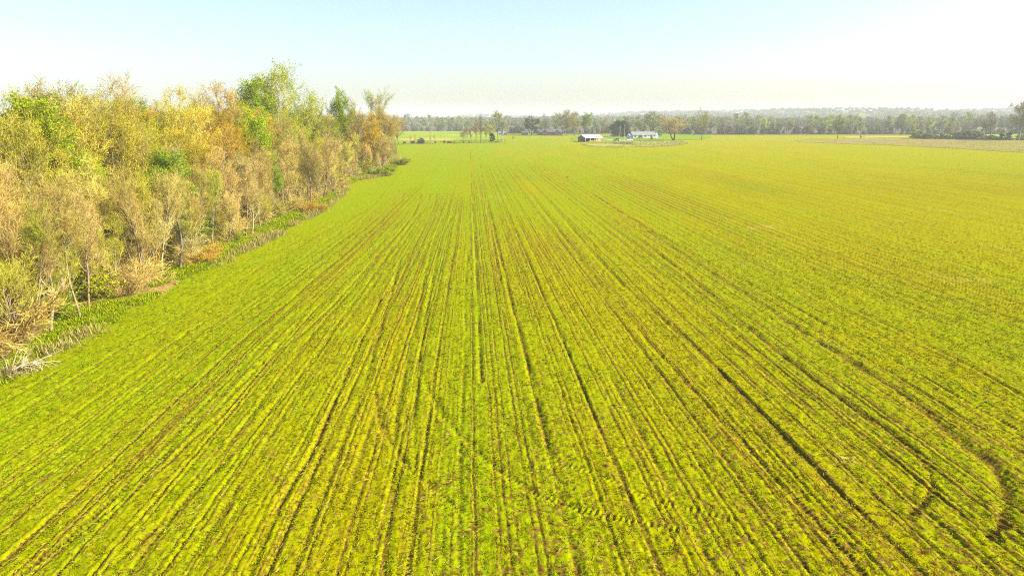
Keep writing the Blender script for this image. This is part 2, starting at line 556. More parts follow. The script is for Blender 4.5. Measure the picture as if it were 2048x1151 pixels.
def build_field():
    pys = np.concatenate([np.arange(1215.0, 740.0, -1.5), np.arange(740.0, 262.0, -2.3)])
    ys = np.array([G(1024, p)[1] for p in pys])
    ys = ys[ys < 700]
    cx = np.arange(-0.86, 0.86, 2.2 / F)
    Y = np.repeat(ys[:, None], len(cx), 1)
    X = cx[None, :] * (Y * math.cos(PITCH) + CAM_H * math.sin(PITCH))
    x, y = X.ravel(), Y.ravel()
    soil, hgt = field_relief(x, y)
    fade = 1 - sstep(70, 160, y)
    z = hgt * (0.1 + 0.9 * fade)
    z += (fbm(x * 4.0, y * 4.0, 3, 2) - 0.5) * 0.10 * fade + (fbm(x * 0.4, y * 0.4, 8, 2) - 0.5) * 0.12 * fade
    # bare, thin patches with soil showing
    thin = sstep(0.60, 0.82, fbm(x / 1.1, y / 2.2, 55, 4)) * (0.2 + 0.3 * sstep(60, 20, y))
    soil = np.maximum(soil, np.maximum(thin, mottle(x, y) * .62))
    pc = G(1690, 920)
    straw = 0.9 * np.exp(-(((x - pc[0]) / 0.75) ** 2 + ((y - pc[1]) / 0.5) ** 2)) * (0.5 + vnoise(x * 4, y * 4, 2))
    for (a, b, rx, ry, s) in ((985, 395, 6, 16, .40), (1690, 690, 3.0, 5, .35), (1530, 455, 5, 5, .45), (1900, 420, 14, 14, .35),
                              (880, 300, 20, 30, .0), (1500, 530, 9, 7, .3), (1940, 560, 8, 8, .35)):
        c = G(a, b)
        straw = np.maximum(straw, s * np.exp(-(((x - c[0] + ROW_T * (c[1] - y)) / rx) ** 2 + ((y - c[1]) / ry) ** 2)) * (0.5 + vnoise(x * .9, y * .5, 7)))
    straw = np.maximum(straw, 0.42 * sstep(0.62, 0.85, fbm((x - ROW_T * y) / 3.0, y / 20.0, 91, 3)) * sstep(20, 60, x))
    V = np.stack([x, y, z + 0.05], 1)
    nr, nc = X.shape
    i = np.arange(nr * nc).reshape(nr, nc)
    q = np.stack([i[:-1, :-1].ravel(), i[:-1, 1:].ravel(), i[1:, 1:].ravel(), i[1:, :-1].ravel()], 1)
    cxy = V[q].mean(1)
    keep = (cxy[:, 0] > edge_x(cxy[:, 1]) - 2.0) & (cxy[:, 1] < field_edge_y(cxy[:, 0]))
    q = q[keep]
    used = np.unique(q)
    mp = np.full(nr * nc, -1)
    mp[used] = np.arange(len(used))
    me = make_mesh('crop_field', V[used], [mp[q]], [field_material()], smooth=True,
                   attrs={'lane': lane(x, y)[0][used], 'rowamp': lane(x, y)[1][used], 'soil': soil[used], 'straw': straw[used], 'vigour': vigour(x, y)[used]})
    tag(link('field', me), 'broad yellow-green crop field striped with drill rows and tractor wheel tracks', 'field', kind='structure')
build_field()

# ------------------------------------------------------------------ leafy crop tufts and straw bits on the field
def mat_attr_color(name, transl=0.3, kind='GEOMETRY'):
    m, t, out = new_mat(name)
    g = N(t)
    an = g.n('ShaderNodeAttribute', attribute_name='tint', attribute_type=kind)
    c = an.outputs['Color']
    d = g.n('ShaderNodeBsdfDiffuse')
    g.l(c, d.inputs['Color'])
    tr = g.n('ShaderNodeBsdfTranslucent')
    g.l(c, tr.inputs['Color'])
    mx = g.n('ShaderNodeMixShader')
    mx.inputs[0].default_value = transl
    g.l(d.outputs[0], mx.inputs[1])
    g.l(tr.outputs[0], mx.inputs[2])
    g.l(mx.outputs[0], out.inputs[0])
    return m
M_CROP = mat_attr_color('crop_leaf', 0.25, 'INSTANCER')
M_BLADE = mat_attr_color('grass_blade', 0.25)

def blades(base, size, per, spread, tilt_lo, tilt_hi, width, tint, rg):
    """per thin triangles fanning up from each base point; tint (n,3)"""
    n = len(base)
    b = np.repeat(base, per, 0)
    s = np.repeat(size, per) * rg.uniform(0.6, 1.25, n * per)
    az = rg.uniform(0, 2 * math.pi, n * per)
    el = rg.uniform(tilt_lo, tilt_hi, n * per)
    off = np.stack([rg.normal(0, 1, n * per), rg.normal(0, 1, n * per), np.zeros(n * per)], 1) * (spread * np.repeat(size, per))[:, None]
    d = np.stack([np.cos(az) * np.cos(el), np.sin(az) * np.cos(el), np.sin(el)], 1)
    sd = np.stack([-np.sin(az), np.cos(az), rg.uniform(-.3, .3, n * per)], 1)
    b = b + off
    m_ = b + d * (s * 0.55)[:, None]
    wv = sd * (s * width)[:, None]
    V = np.stack([b, m_ + wv, b + d * s[:, None], m_ - wv], 1).reshape(-1, 3)
    q = np.arange(n * per * 4).reshape(-1, 4)
    t = np.repeat(tint, per, 0) * rg.uniform(0.72, 1.3, (n * per, 1))
    return V, q, np.repeat(t, 4, 0)

def build_tufts():
    rg = np.random.default_rng(3)
    n = 600000
    f = rg.random(n)
    y = (17 ** .1 + f * (320 ** .1 - 17 ** .1)) ** 10
    x = rg.uniform(-1, 1, n) * (0.80 * y + 4)
    ok = (x > edge_x(y) + 0.2) & (y < field_edge_y(x) - 5)
    P = np.stack([x[ok], y[ok]], 1)
    soil, hgt = field_relief(P[:, 0], P[:, 1])
    S = 0.043 * (P[:, 1] / 20) ** .6
    cl = fbm(P[:, 0] * 1.6, P[:, 1] * 1.1, 61, 3)
    thin = sstep(0.60, 0.82, fbm(P[:, 0] / 1.1, P[:, 1] / 2.2, 55, 4)) * 0.7
    pr = (.25 + .75 * sstep(0.34, 0.60, cl)) * (1 - np.clip(soil * 1.8, 0, 0.98)) * (1 - thin) * (1 - .7 * mottle(P[:, 0], P[:, 1])) * (1 - .98 * sstep(32, 105, P[:, 1]))
    keep = rg.random(len(P)) < pr
    P, S, hgt, cl = P[keep], S[keep], hgt[keep], cl[keep]
    n = len(P)
    fade = 1 - sstep(70, 160, P[:, 1])
    z = hgt * (.1 + .9 * fade) + 0.05 + (fbm(P[:, 0] * .4, P[:, 1] * .4, 8, 2) - .5) * .12 * fade - 0.012
    v = np.clip((vigour(P[:, 0], P[:, 1]) - .25) * 2, 0, 1)[:, None]
    h = rg.random((n, 1))
    tint = (np.array([.275, .28, .0003]) * (1 - v) + np.array([.20, .27, .0003]) * v)
    tint = np.where(h > .76, np.array([.23, .14, .002]), np.where(h < .10, np.array([.115, .215, .001]), tint)) * rg.uniform(.75, 1.25, (n, 1))
    me = make_mesh('crop_points', np.stack([P[:, 0], P[:, 1], z], 1), [], [M_CROP],
                   attrs={'tint': tint, 'size': S * rg.uniform(.6, 1.35, n), 'spin': rg.uniform(0, 6.28, n), 'pick': rg.integers(0, 3, n).astype(float)})
    ob = link('crop_plants', me)
    tag(ob, 'low leafy green crop plants covering the near field', 'crop', kind='stuff')
    ng = bpy.data.node_groups.new('crop_scatter', 'GeometryNodeTree')
    ng.interface.new_socket('Geometry', in_out='INPUT', socket_type='NodeSocketGeometry')
    ng.interface.new_socket('Geometry', in_out='OUTPUT', socket_type='NodeSocketGeometry')
    gi, go = ng.nodes.new('NodeGroupInput'), ng.nodes.new('NodeGroupOutput')
    ip = ng.nodes.new('GeometryNodeInstanceOnPoints')
    gti = ng.nodes.new('GeometryNodeGeometryToInstance')
    for k in range(3):
        V, q, t = blades(np.zeros((1, 3)), np.ones(1), 6, 0.34, 0.12, 0.8, 0.36, np.ones((1, 3)), rg)
        src = bpy.data.objects.new('crop_leaf_cluster', make_mesh('crop_leaf_cluster', V, [q], [M_CROP]))
        oi = ng.nodes.new('GeometryNodeObjectInfo')
        oi.inputs['Object'].default_value = src
        ng.links.new(oi.outputs['Geometry'], gti.inputs[0])
    def named(nm, typ='FLOAT'):
        nd = ng.nodes.new('GeometryNodeInputNamedAttribute')
        nd.data_type = typ
        nd.inputs['Name'].default_value = nm
        return nd.outputs['Attribute']
    cx = ng.nodes.new('ShaderNodeCombineXYZ')
    ng.links.new(named('spin'), cx.inputs['Z'])
    ng.links.new(gi.outputs[0], ip.inputs['Points'])
    ng.links.new(gti.outputs[0], ip.inputs['Instance'])
    ip.inputs['Pick Instance'].default_value = True
    ng.links.new(named('pick'), ip.inputs['Instance Index'])
    ng.links.new(cx.outputs[0], ip.inputs['Rotation'])
    ng.links.new(named('size'), ip.inputs['Scale'])
    ng.links.new(ip.outputs[0], go.inputs[0])
    md = ob.modifiers.new('scatter', 'NODES')
    md.node_group = ng
    # pale bits of last year's stalks
    n = 9000
    y = 17 + 95 * rg.random(n) ** 1.7
    x = rg.uniform(-1, 1, n) * (0.8 * y + 3)
    ok = (x > edge_x(y) + .3) & (fbm(x * .3, y * .15, 23, 2) > .42)
    x, y = x[ok], y[ok]
    _, hg = field_relief(x, y)
    n = len(x)
    L = rg.uniform(.05, .20, n) * (1 + y / 130)
    az = rg.uniform(0, 6.28, n)
    d = np.stack([np.cos(az), np.sin(az), rg.uniform(-.1, .35, n)], 1) * L[:, None] / 2
    s = np.stack([-np.sin(az), np.cos(az), np.zeros(n)], 1) * (0.008 * (1 + y / 70))[:, None]
    c = np.stack([x, y, hg + .115], 1)
    up = np.array([0, 0, .02])
    V = np.stack([c - d - s, c + d - s, c + d + s, c - d + s, c - d + up, c + d + up], 1).reshape(-1, 3)
    k = np.arange(n)[:, None] * 6
    q = np.concatenate([k + np.array([0, 1, 5, 4]), k + np.array([4, 5, 2, 3])])
    t = np.repeat(np.array([.36, .27, .07]) * rg.uniform(.5, 1.3, (n, 1)), 6, 0)
    me = make_mesh('stalk_bits', V, [q], [M_BLADE], attrs={'tint': t})
    tag(link('crop_residue', me), 'scattered pale bits of dry crop stalk lying on the field', 'crop residue', kind='stuff')
build_tufts()

# ------------------------------------------------------------------ wood floor, verge grass and dry grass along the wood's edge
def floor_material():
    m, t, out = new_mat('wood_floor')
    g = N(t)
    geo = g.n('ShaderNodeNewGeometry')
    p = geo.outputs['Position']
    a = g.noise(p, 0.22, 4, .6)
    b = g.noise(p, 2.5, 4, .7)
    c = g.mix(g.ramp(b, .35, .65), (.17, .095, .03), (.29, .19, .07))
    gr = g.mix(g.ramp(b, .3, .7), (.12, .16, .003), (.22, .26, .004))
    c = g.mix(g.ramp(a, .46, .58, 0, .85), c, gr)
    d = g.n('ShaderNodeBsdfDiffuse')
    g.l(c, d.inputs['Color'])
    bp = g.n('ShaderNodeBump')
    bp.inputs['Distance'].default_value = .12
    g.l(g.noise(p, 3.0, 5, .7), bp.inputs['Height'])
    g.l(bp.outputs[0], d.inputs['Normal'])
    g.l(d.outputs[0], out.inputs[0])
    return m

def build_floor():
    ys = np.arange(-5, 300, 0.8)
    os_ = np.concatenate([np.arange(0.0, 12, .5), np.arange(12, 130, 4)])
    Y, O = np.meshgrid(ys, os_, indexing='ij')
    wob = (fbm(Y * .6, Y * 0 + 3, 14, 3) - .5) * 1.6
    X = edge_x(Y) + wob - O
    rise = sstep(0.0, 1.2, O)
    Z = 0.03 + rise * (.12 + .35 * (fbm(X * .35, Y * .35, 16, 3))) - (O < .01) * .1
    V = np.stack([X.ravel(), Y.ravel(), Z.ravel()], 1)
    nr, nc = X.shape
    i = np.arange(nr * nc).reshape(nr, nc)
    q = np.stack([i[:-1, 1:].ravel(), i[:-1, :-1].ravel(), i[1:, :-1].ravel(), i[1:, 1:].ravel()], 1)
    tag(link('wood_floor', make_mesh('wood_floor', V, [q], [floor_material()], smooth=True)),
        'leaf litter and low green growth under the wood', 'ground', kind='structure')
build_floor()

def floor_z(x, y):
    return 0.15 + .30 * fbm(x * .35, y * .35, 16, 3)

def build_verge():
    rg = np.random.default_rng(8)
    # green verge
    n = 75000
    y = 24 + 235 * rg.random(n) ** 1.5
    o = np.abs(rg.normal(1.6, 2.4, n))
    lit = rg.random(n) < .25
    o = np.where(lit, rg.uniform(0, 14, n), o)
    x = edge_x(y) + (fbm(y * .6, y * 0 + 3, 14, 3) - .5) * 1.6 - o
    g = fbm(x * .3, y * .16, 41, 3)
    ok = (g > .36) & ~((y > 175) & (o > 6))
    x, y, o, g = x[ok], y[ok], o[ok], g[ok]
    base = np.stack([x, y, floor_z(x, y) * sstep(-.1, 1.0, o) - .03], 1)
    h = rg.random((len(x), 1))
    tint = np.where(h < .55, np.array([.23, .31, .002]), np.where(h < .92, np.array([.30, .31, .003]), np.array([.11, .19, .002])))
    V, q, t = blades(base, rg.uniform(.12, .26, len(x)) * (1 + y / 160), 5, .55, .4, 1.35, .085, tint, rg)
    tag(link('verge_grass', make_mesh('verge_grass', V, [q], [M_BLADE], attrs={'tint': t})),
        'bright green grass and weeds between the wood and the crop', 'grass', kind='stuff')
    # dry straw-coloured grass standing along the edge
    segs = [((0, 765), (75, 738), 34), ((100, 715), (150, 690), 18), ((165, 685), (205, 662), 10), ((430, 540), (500, 500), 14), ((495, 503), (566, 470), 90), ((585, 455), (600, 446), 12),
            ((617, 440), (662, 414), 60), ((668, 410), (690, 388), 28), ((682, 392), (693, 378), 30), ((715, 362), (790, 350), 40)]
    B = []
    for a, b, k in segs:
        A, C = G(*a), G(*b)
        f = rg.random((k * 4, 1))
        B.append(A * (1 - f) + C * f + rg.normal(0, .45, (k * 4, 2)))
    P = np.concatenate(B)
    base = np.stack([P[:, 0] - .3, P[:, 1], np.full(len(P), .05)], 1)
    h = rg.random((len(P), 1))
    tint = np.where(h < .6, np.array([.38, .32, .10]), np.array([.30, .23, .07]))
    V, q, t = blades(base, rg.uniform(.3, .8, len(P)) * (1 + P[:, 1] / 300), 6, .18, .6, 1.45, .03, tint, rg)
    tag(link('dry_grass', make_mesh('dry_grass', V, [q], [M_BLADE], attrs={'tint': t})),
        'pale dry dead grass standing along the edge of the wood', 'dry grass', kind='stuff')
build_verge()

# ================================================================== trees
def nrm(a):
    return a / (np.linalg.norm(a, axis=-1, keepdims=True) + 1e-9)

def tubes(P, Rd, K=4):
    """P (n,S,3) centre lines, Rd (n,S) radii -> verts, quads"""
    n, S, _ = P.shape
    ax = nrm(P[:, -1] - P[:, 0])
    ref = np.where(np.abs(ax[:, 2:3]) > .8, np.array([[1., 0, 0]]), np.array([[0, 0, 1.]]))
    u = nrm(np.cross(ax, ref))
    v = np.cross(ax, u)
    a = np.arange(K) * 2 * math.pi / K
    ring = np.cos(a)[None, :, None] * u[:, None, :] + np.sin(a)[None, :, None] * v[:, None, :]
    V = (P[:, :, None, :] + ring[:, None, :, :] * Rd[:, :, None, None]).reshape(-1, 3)
    i = np.arange(n * S * K).reshape(n, S, K)
    j = np.roll(i, -1, 2)
    q = np.stack([i[:, :-1], j[:, :-1], j[:, 1:], i[:, 1:]], -1).reshape(-1, 4)
    return V, q

def grow(PP, PR, n, tlo, thi, ang, length, trop, wob, S, rg, rfac=.6, rend=.25, topw=0.0, rmin=.004):
    """n children on the parents PP (m,S,3)"""
    m, Sp, _ = PP.shape
    plen = np.linalg.norm(np.diff(PP, axis=1), axis=2).sum(1)
    pi = rg.choice(m, n, p=plen / plen.sum())
    t = tlo + (thi - tlo) * rg.random(n) ** (1.0 / (1 + topw))
    f = t * (Sp - 1)
    k = np.minimum(f.astype(int), Sp - 2)
    fr = (f - k)[:, None]
    base = PP[pi, k] * (1 - fr) + PP[pi, k + 1] * fr
    pr = PR[pi, k] * (1 - fr[:, 0]) + PR[pi, k + 1] * fr[:, 0]
    pd = nrm(PP[pi, k + 1] - PP[pi, k])
    rnd = rg.normal(size=(n, 3))
    perp = nrm(rnd - (rnd * pd).sum(1, keepdims=True) * pd)
    a = rg.uniform(ang[0], ang[1], n)[:, None]
    d = nrm(pd * np.cos(a) + perp * np.sin(a))
    L = (length(t, plen[pi]) if callable(length) else length * np.ones(n)) * rg.uniform(.65, 1.25, n)
    pts = [base]
    st = (L / (S - 1))[:, None]
    for s in range(S - 1):
        d = nrm(d + np.array([0, 0, trop]) + rg.normal(size=(n, 3)) * wob)
        pts.append(pts[-1] + d * st)
    P = np.stack(pts, 1)
    r0 = np.maximum(np.minimum(pr * rfac, L * .03 + .004), rmin)
    Rr = r0[:, None] * np.linspace(1, rend, S)[None, :]
    return P, np.maximum(Rr, rmin * .6)

def leaf_quads(PP, n, size, spread, rg, tlo=.2):
    m, S, _ = PP.shape
    pi = rg.integers(0, m, n)
    f = (tlo + (1 - tlo) * rg.random(n)) * (S - 1)
    k = np.minimum(f.astype(int), S - 2)
    fr = (f - k)[:, None]
    c = PP[pi, k] * (1 - fr) + PP[pi, k + 1] * fr + rg.normal(size=(n, 3)) * spread
    u = nrm(rg.normal(size=(n, 3)))
    v = nrm(np.cross(u, rg.normal(size=(n, 3))))
    s = size * rg.uniform(.6, 1.4, n)[:, None]
    V = np.stack([c - u * s, c + v * s * .55, c + u * s, c - v * s * .55], 1).reshape(-1, 3)
    return V, np.arange(n * 4).reshape(-1, 4)

def flat_twigs(PP, n, L, wd, ang, trop, rg, tlo=.1):
    """fine twigs, one slim triangle pair each"""
    P, Rr = grow(PP, np.full(PP.shape[:2], .01), n, tlo, 1.0, ang, L, trop, .12, 3, rg)
    d = nrm(P[:, 2] - P[:, 0])
    s = nrm(np.cross(d, rg.normal(size=(n, 3)))) * wd
    V = np.stack([P[:, 0] - s, P[:, 0] + s, P[:, 1] + s * .8, P[:, 1] - s * .8, P[:, 2]], 1).reshape(-1, 3)
    k = np.arange(n)[:, None] * 5
    return V, k + np.array([0, 1, 2, 3]), k + np.array([3, 2, 4]), P

class Proto:
    pass

def make_tree(seed, H=16, r=.16, stems=1, base=.3, limbs=26, limb_ang=(.5, .95), limb_len=.36, trop=.10, sub=220, twig=1400, fine=7000,
              fine_len=.55, fine_w=.011, leaves=0, leaf=.08, leaf_spread=.12, lean=.05, twig_len=1.0, bare_low=False, round_=.5, excurrent=False):
    rg = np.random.default_rng(seed)
    S = 12
    T, TR_ = [], []
    for k in range(stems):
        az = rg.uniform(0, 6.28)
        d = np.array([math.cos(az), math.sin(az), 0]) * (lean + (.22 if stems > 1 else 0)) + np.array([0, 0, 1.0])
        p = np.array([rg.normal() * .15, rg.normal() * .15, -0.15]) * (1 if stems > 1 else 0) + np.array([0, 0, -0.15])
        pts = [p]
        hh = H * (1 if k == 0 else rg.uniform(.75, 1)) * (.97 if excurrent else .90)
        for s in range(S - 1):
            d = nrm(d + rg.normal(size=3) * np.array([.07, .07, 0]) + np.array([0, 0, .05]))
            pts.append(pts[-1] + d * hh / (S - 1))
        T.append(pts)
        rr = r * (1 if k == 0 else .8)
        prof = np.linspace(1, .0, S) ** .85 * rr + .012
        prof[0] *= 1.35
        TR_.append(prof)
    T, TR_ = np.array(T), np.array(TR_)
    def ll(t, pl):
        tt = (t - base) / (1 - base)
        shape = (np.clip(1.15 - tt, .12, 1) ** round_) * (np.clip(tt * 3.5 + .45, 0, 1))
        return H * limb_len * shape
    A, AR = grow(T, TR_, limbs, base, .97, limb_ang, ll, trop, .10, 8, rg, .62, .18, topw=.2, rmin=.02)
    TA, TAR = A, AR
    B, BR = grow(A, AR, sub, .18, 1, (.35, .85), lambda t, pl: pl * .48 * (1.15 - .6 * t), trop * .7, .12, 6, rg, .65, .25, topw=.3, rmin=.011)
    # also short shoots on the upper trunk
    C, CR = grow(B, BR, twig, .1, 1, (.35, .9), lambda t, pl: twig_len * (.5 + .5 * pl / pl.max()), trop * .6, .14, 4, rg, .7, .4, topw=.3, rmin=.007)
    D, DR = grow(A, AR, twig // 4, .3, 1, (.4, 1.0), twig_len * .8, trop * .6, .14, 4, rg, .5, .4, rmin=.007)
    C, CR = np.concatenate([C, D]), np.concatenate([CR, DR])
    pr = Proto()
    pr.H = H
    v1, q1 = tubes(T, TR_, 7)
    v2, q2 = tubes(A, AR, 5)
    pr.trunk = make_mesh('tree_trunk', np.concatenate([v1, v2]), [np.concatenate([q1, q2 + len(v1)])], [M_BARK], smooth=True)
    v3, q3 = tubes(B, BR, 3)
    v4, q4 = tubes(C, CR, 3)
    v5, q5, t5, FP = flat_twigs(np.concatenate([C]), fine, fine_len, fine_w, (.3, .9), trop * .5, rg)
    V = np.concatenate([v3, v4, v5])
    q = np.concatenate([q3, q4 + len(v3), q5 + len(v3) + len(v4)])
    pr.twigs = make_mesh('tree_twigs', V, [q, t5 + len(v3) + len(v4)], [M_TWIG])
    pr.leaves = None
    if leaves:
        v6, q6 = leaf_quads(FP, leaves, leaf, leaf_spread, rg)
        pr.leaves = make_mesh('tree_leaves', v6, [q6], [M_LEAF])
    return pr

def make_shrub(seed, H=2.2, stems=16, twig=700, fine=3500, leaves=0, leaf=.06, fine_w=.010, spread=.8):
    rg = np.random.default_rng(seed)
    S = 6
    az = rg.uniform(0, 6.28, stems)
    rad = np.abs(rg.normal(0, .25, stems)) * H * .4
    p = np.stack([np.cos(az) * rad, np.sin(az) * rad, np.full(stems, -.1)], 1)
    d = nrm(np.stack([np.cos(az) * spread, np.sin(az) * spread, np.ones(stems)], 1) + rg.normal(size=(stems, 3)) * .25)
    L = H * rg.uniform(.7, 1.15, stems)
    pts = [p]
    for s in range(S - 1):
        d = nrm(d + rg.normal(size=(stems, 3)) * .15 + np.array([0, 0, -.02]))
        pts.append(pts[-1] + d * (L / (S - 1))[:, None])
    T = np.stack(pts, 1)
    TRr = np.linspace(.035, .01, S)[None, :] * np.ones((stems, 1))
    C, CR = grow(T, TRr, twig, .1, 1, (.3, 1.0), H * .33, .03, .16, 4, rg, .6, .4, rmin=.006)
    v1, q1 = tubes(T, TRr, 4)
    v4, q4 = tubes(C, CR, 3)
    v5, q5, t5, FP = flat_twigs(C, fine, H * .16, fine_w, (.3, 1.0), .02, rg)
    pr = Proto()
    pr.H = H
    pr.trunk = make_mesh('shrub_stems', v1, [q1], [M_BARK], smooth=True)
    pr.twigs = make_mesh('shrub_twigs', np.concatenate([v4, v5]), [np.concatenate([q4, q5 + len(v4)]), t5 + len(v4)], [M_TWIG])
    pr.leaves = None
    if leaves:
        v6, q6 = leaf_quads(FP, leaves, leaf, leaf * 1.3, rg)
        pr.leaves = make_mesh('shrub_leaves', v6, [q6], [M_LEAF])
    return pr

def make_dense(seed, H, W, clumps, per, leaf, shape='round', trunk_r=.25, trunk_h=.2, r_cl=.16):
    """dense evergreen: foliage clumps on short limbs filling a crown"""
    rg = np.random.default_rng(seed)
    pr = Proto()
    pr.H = H
    S = 8
    T = np.zeros((1, S, 3))
    T[0, :, 2] = np.linspace(-.15, H * .88, S)
    T[0, 1:, :2] = np.cumsum(rg.normal(size=(S - 1, 2)) * .03 * H / S, 0)
    TRr = np.linspace(trunk_r, .03, S)[None]
    t = rg.random(clumps)
    az = rg.uniform(0, 6.28, clumps)
    if shape == 'cone':
        z = H * (trunk_h + (1 - trunk_h) * t ** 1.15 * .96)
        rad = W / 2 * (1 - t ** 1.15) ** .8 * np.sqrt(rg.random(clumps)) + .02
    elif shape == 'pine':
        z = H * (trunk_h + (1 - trunk_h) * t)
        rad = W / 2 * (.45 + .65 * np.sin(math.pi * np.clip(t, .05, .92))) * rg.random(clumps) ** .4
    else:
        z = H * (trunk_h + (1 - trunk_h) * t)
        rad = W / 2 * np.sqrt(np.clip(1 - (2 * t - .85) ** 2 / 1.35, .03, 1)) * rg.random(clumps) ** .35
    c = np.stack([np.cos(az) * rad, np.sin(az) * rad, z], 1)
    L0 = np.stack([np.zeros(clumps), np.zeros(clumps), np.maximum(z - rad * .45, H * .08)], 1)
    mid = (L0 + c) / 2 + np.array([0, 0, -.1])
    LP = np.stack([L0, mid, c], 1)
    v1, q1 = tubes(T, TRr, 7)
    v2, q2 = tubes(LP, np.array([[.07, .045, .015]]) * np.ones((clumps, 1)) * H / 10, 4)
    pr.trunk = make_mesh('tree_trunk', np.concatenate([v1, v2]), [np.concatenate([q1, q2 + len(v1)])], [M_BARK], smooth=True)
    cr = r_cl * W * rg.uniform(.6, 1.2, clumps)
    n = clumps * per
    pi = np.repeat(np.arange(clumps), per)
    off = nrm(rg.normal(size=(n, 3))) * (rg.random((n, 1)) ** .5) * cr[pi][:, None] * np.array([1, 1, .7])
    u = nrm(off + rg.normal(size=(n, 3)) * .4 * cr[pi][:, None])
    v = nrm(np.cross(u, rg.normal(size=(n, 3))))
    s = leaf * rg.uniform(.6, 1.4, n)[:, None]
    cc = c[pi] + off
    V = np.stack([cc - u * s, cc + v * s * .6, cc + u * s, cc - v * s * .6], 1).reshape(-1, 3)
    pr.twigs = None
    pr.leaves = make_mesh('evergreen_foliage', V, [np.arange(n * 4).reshape(-1, 4)], [M_LEAF])
    return pr

TREES = {}
# trees of the near wood
TREES['bare'] = [make_tree(101, 15, .17, 1, .16, 36, (.4, .9), .30, .19, 240, 1400, 5600, .6, .009),
                 make_tree(102, 15, .15, 1, .22, 32, (.35, .8), .29, .22, 220, 1300, 5400, .6, .009),
                 make_tree(103, 15, .16, 2, .15, 40, (.35, .85), .29, .20, 260, 1400, 5600, .6, .009),
                 make_tree(104, 15, .14, 1, .12, 38, (.5, 1.05), .32, .13, 260, 1500, 6000, .55, .009)]
TREES['bud'] = [make_tree(201, 16, .16, 1, .22, 34, (.45, 1.0), .34, .15, 240, 1400, 6500, .55, .010, leaves=17000, leaf=.055),
                make_tree(202, 16, .15, 2, .22, 38, (.45, .95), .32, .15, 240, 1400, 6500, .55, .010, leaves=17000, leaf=.055),
                make_tree(203, 16, .14, 1, .18, 34, (.5, 1.05), .36, .12, 260, 1400, 6500, .55, .010, leaves=17000, leaf=.055)]
TREES['leafy'] = [make_tree(301, 16, .16, 1, .25, 30, (.5, 1.0), .34, .10, 240, 1300, 5000, .5, .010, leaves=17000, leaf=.10, leaf_spread=.2),
                  make_tree(302, 16, .14, 1, .30, 28, (.45, .95), .30, .12, 220, 1300, 5000, .5, .010, leaves=15000, leaf=.10, leaf_spread=.2)]
TREES['open'] = [make_tree(401, 20, .26, 1, .26, 20, (.6, 1.1), .46, .11, 170, 1200, 5000, .6, .011, leaves=7000, leaf=.10, leaf_spread=.15),
                 make_tree(402, 20, .24, 1, .28, 18, (.55, 1.05), .46, .12, 160, 1100, 5000, .6, .011, leaves=6000, leaf=.10, leaf_spread=.15)]
TREES['pole'] = [make_tree(501, 13, .11, 1, .28, 30, (.5, 1.0), .20, .12, 110, 600, 3000, .45, .009),
                 make_tree(502, 13, .10, 1, .22, 32, (.5, 1.1), .20, .10, 120, 700, 3200, .45, .009)]
SHRUBS = {'bare': [make_shrub(601, 3.0, 20, 800, 4500), make_shrub(602, 2.4, 16, 700, 4000, spread=1.2), make_shrub(603, 4.0, 18, 900, 5000, spread=.5)],
          'green': [make_shrub(611, 2.4, 16, 600, 2500, leaves=7000, leaf=.07), make_shrub(612, 3.2, 18, 600, 2500, leaves=8000, leaf=.075, spread=.6)]}
# farm and far trees
TREES['round'] = [make_tree(701, 14, .38, 1, .22, 30, (.6, 1.15), .46, .07, 240, 1100, 4500, .7, .026, leaves=3500, leaf=.16, leaf_spread=.2, twig_len=1.3),
                  make_tree(702, 14, .34, 2, .22, 34, (.6, 1.1), .42, .08, 240, 1100, 4500, .7, .026, leaves=3500, leaf=.16, leaf_spread=.2, twig_len=1.3)]
TREES['far'] = [make_tree(711, 17, .24, 1, .10, 34, (.5, 1.05), .32, .12, 150, 650, 3000, .9, .032, twig_len=1.4),
                make_tree(712, 17, .22, 1, .12, 32, (.5, 1.05), .30, .13, 150, 650, 2600, .9, .032, leaves=1600, leaf=.26, leaf_spread=.3, twig_len=1.4),
                make_tree(713, 17, .24, 2, .10, 36, (.5, 1.05), .32, .10, 160, 650, 2600, .9, .032, leaves=2600, leaf=.28, leaf_spread=.3, twig_len=1.4)]
TREES['pine'] = [make_dense(721, 14, 8, 34, 90, .26, 'pine', .30, .28, .17)]
TREES['magnolia'] = [make_dense(722, 10, 13, 110, 80, .26, 'round', .35, .06, .13)]
TREES['cedar'] = [make_dense(723, 6, 4.2, 70, 60, .16, 'round', .12, .05, .14)]
TREES['bloom'] = [make_dense(724, 6, 5, 60, 60, .18, 'round', .12, .15, .14)]
SHRUBS['hedge'] = [make_dense(731, 5, 5, 60, 50, .22, 'round', .10, .02, .17), make_dense(732, 5, 3.2, 50, 50, .22, 'cone', .10, .02, .17)]

BARK = {'pale': (.30, .25, .145), 'tan': (.25, .195, .105), 'grey': (.20, .17, .13), 'dark': (.09, .07, .05)}
TWIG = {'tan': (.46, .36, .085), 'pink': (.43, .31, .09), 'grey': (.37, .30, .10), 'olive': (.41, .38, .04), 'rust': (.45, .28, .04), 'faroak': (.20, .19, .12)}
LEAF = {'yellow': (.52, .48, .003), 'gold': (.52, .38, .003), 'lime': (.26, .37, .003), 'green': (.17, .30, .004), 'orange': (.45, .28, .006), 'olive': (.34, .35, .004),
        'rust': (.36, .17, .02), 'dark': (.022, .045, .014), 'pine': (.10, .16, .008), 'cream': (.45, .45, .12), 'grey': (.20, .24, .10)}

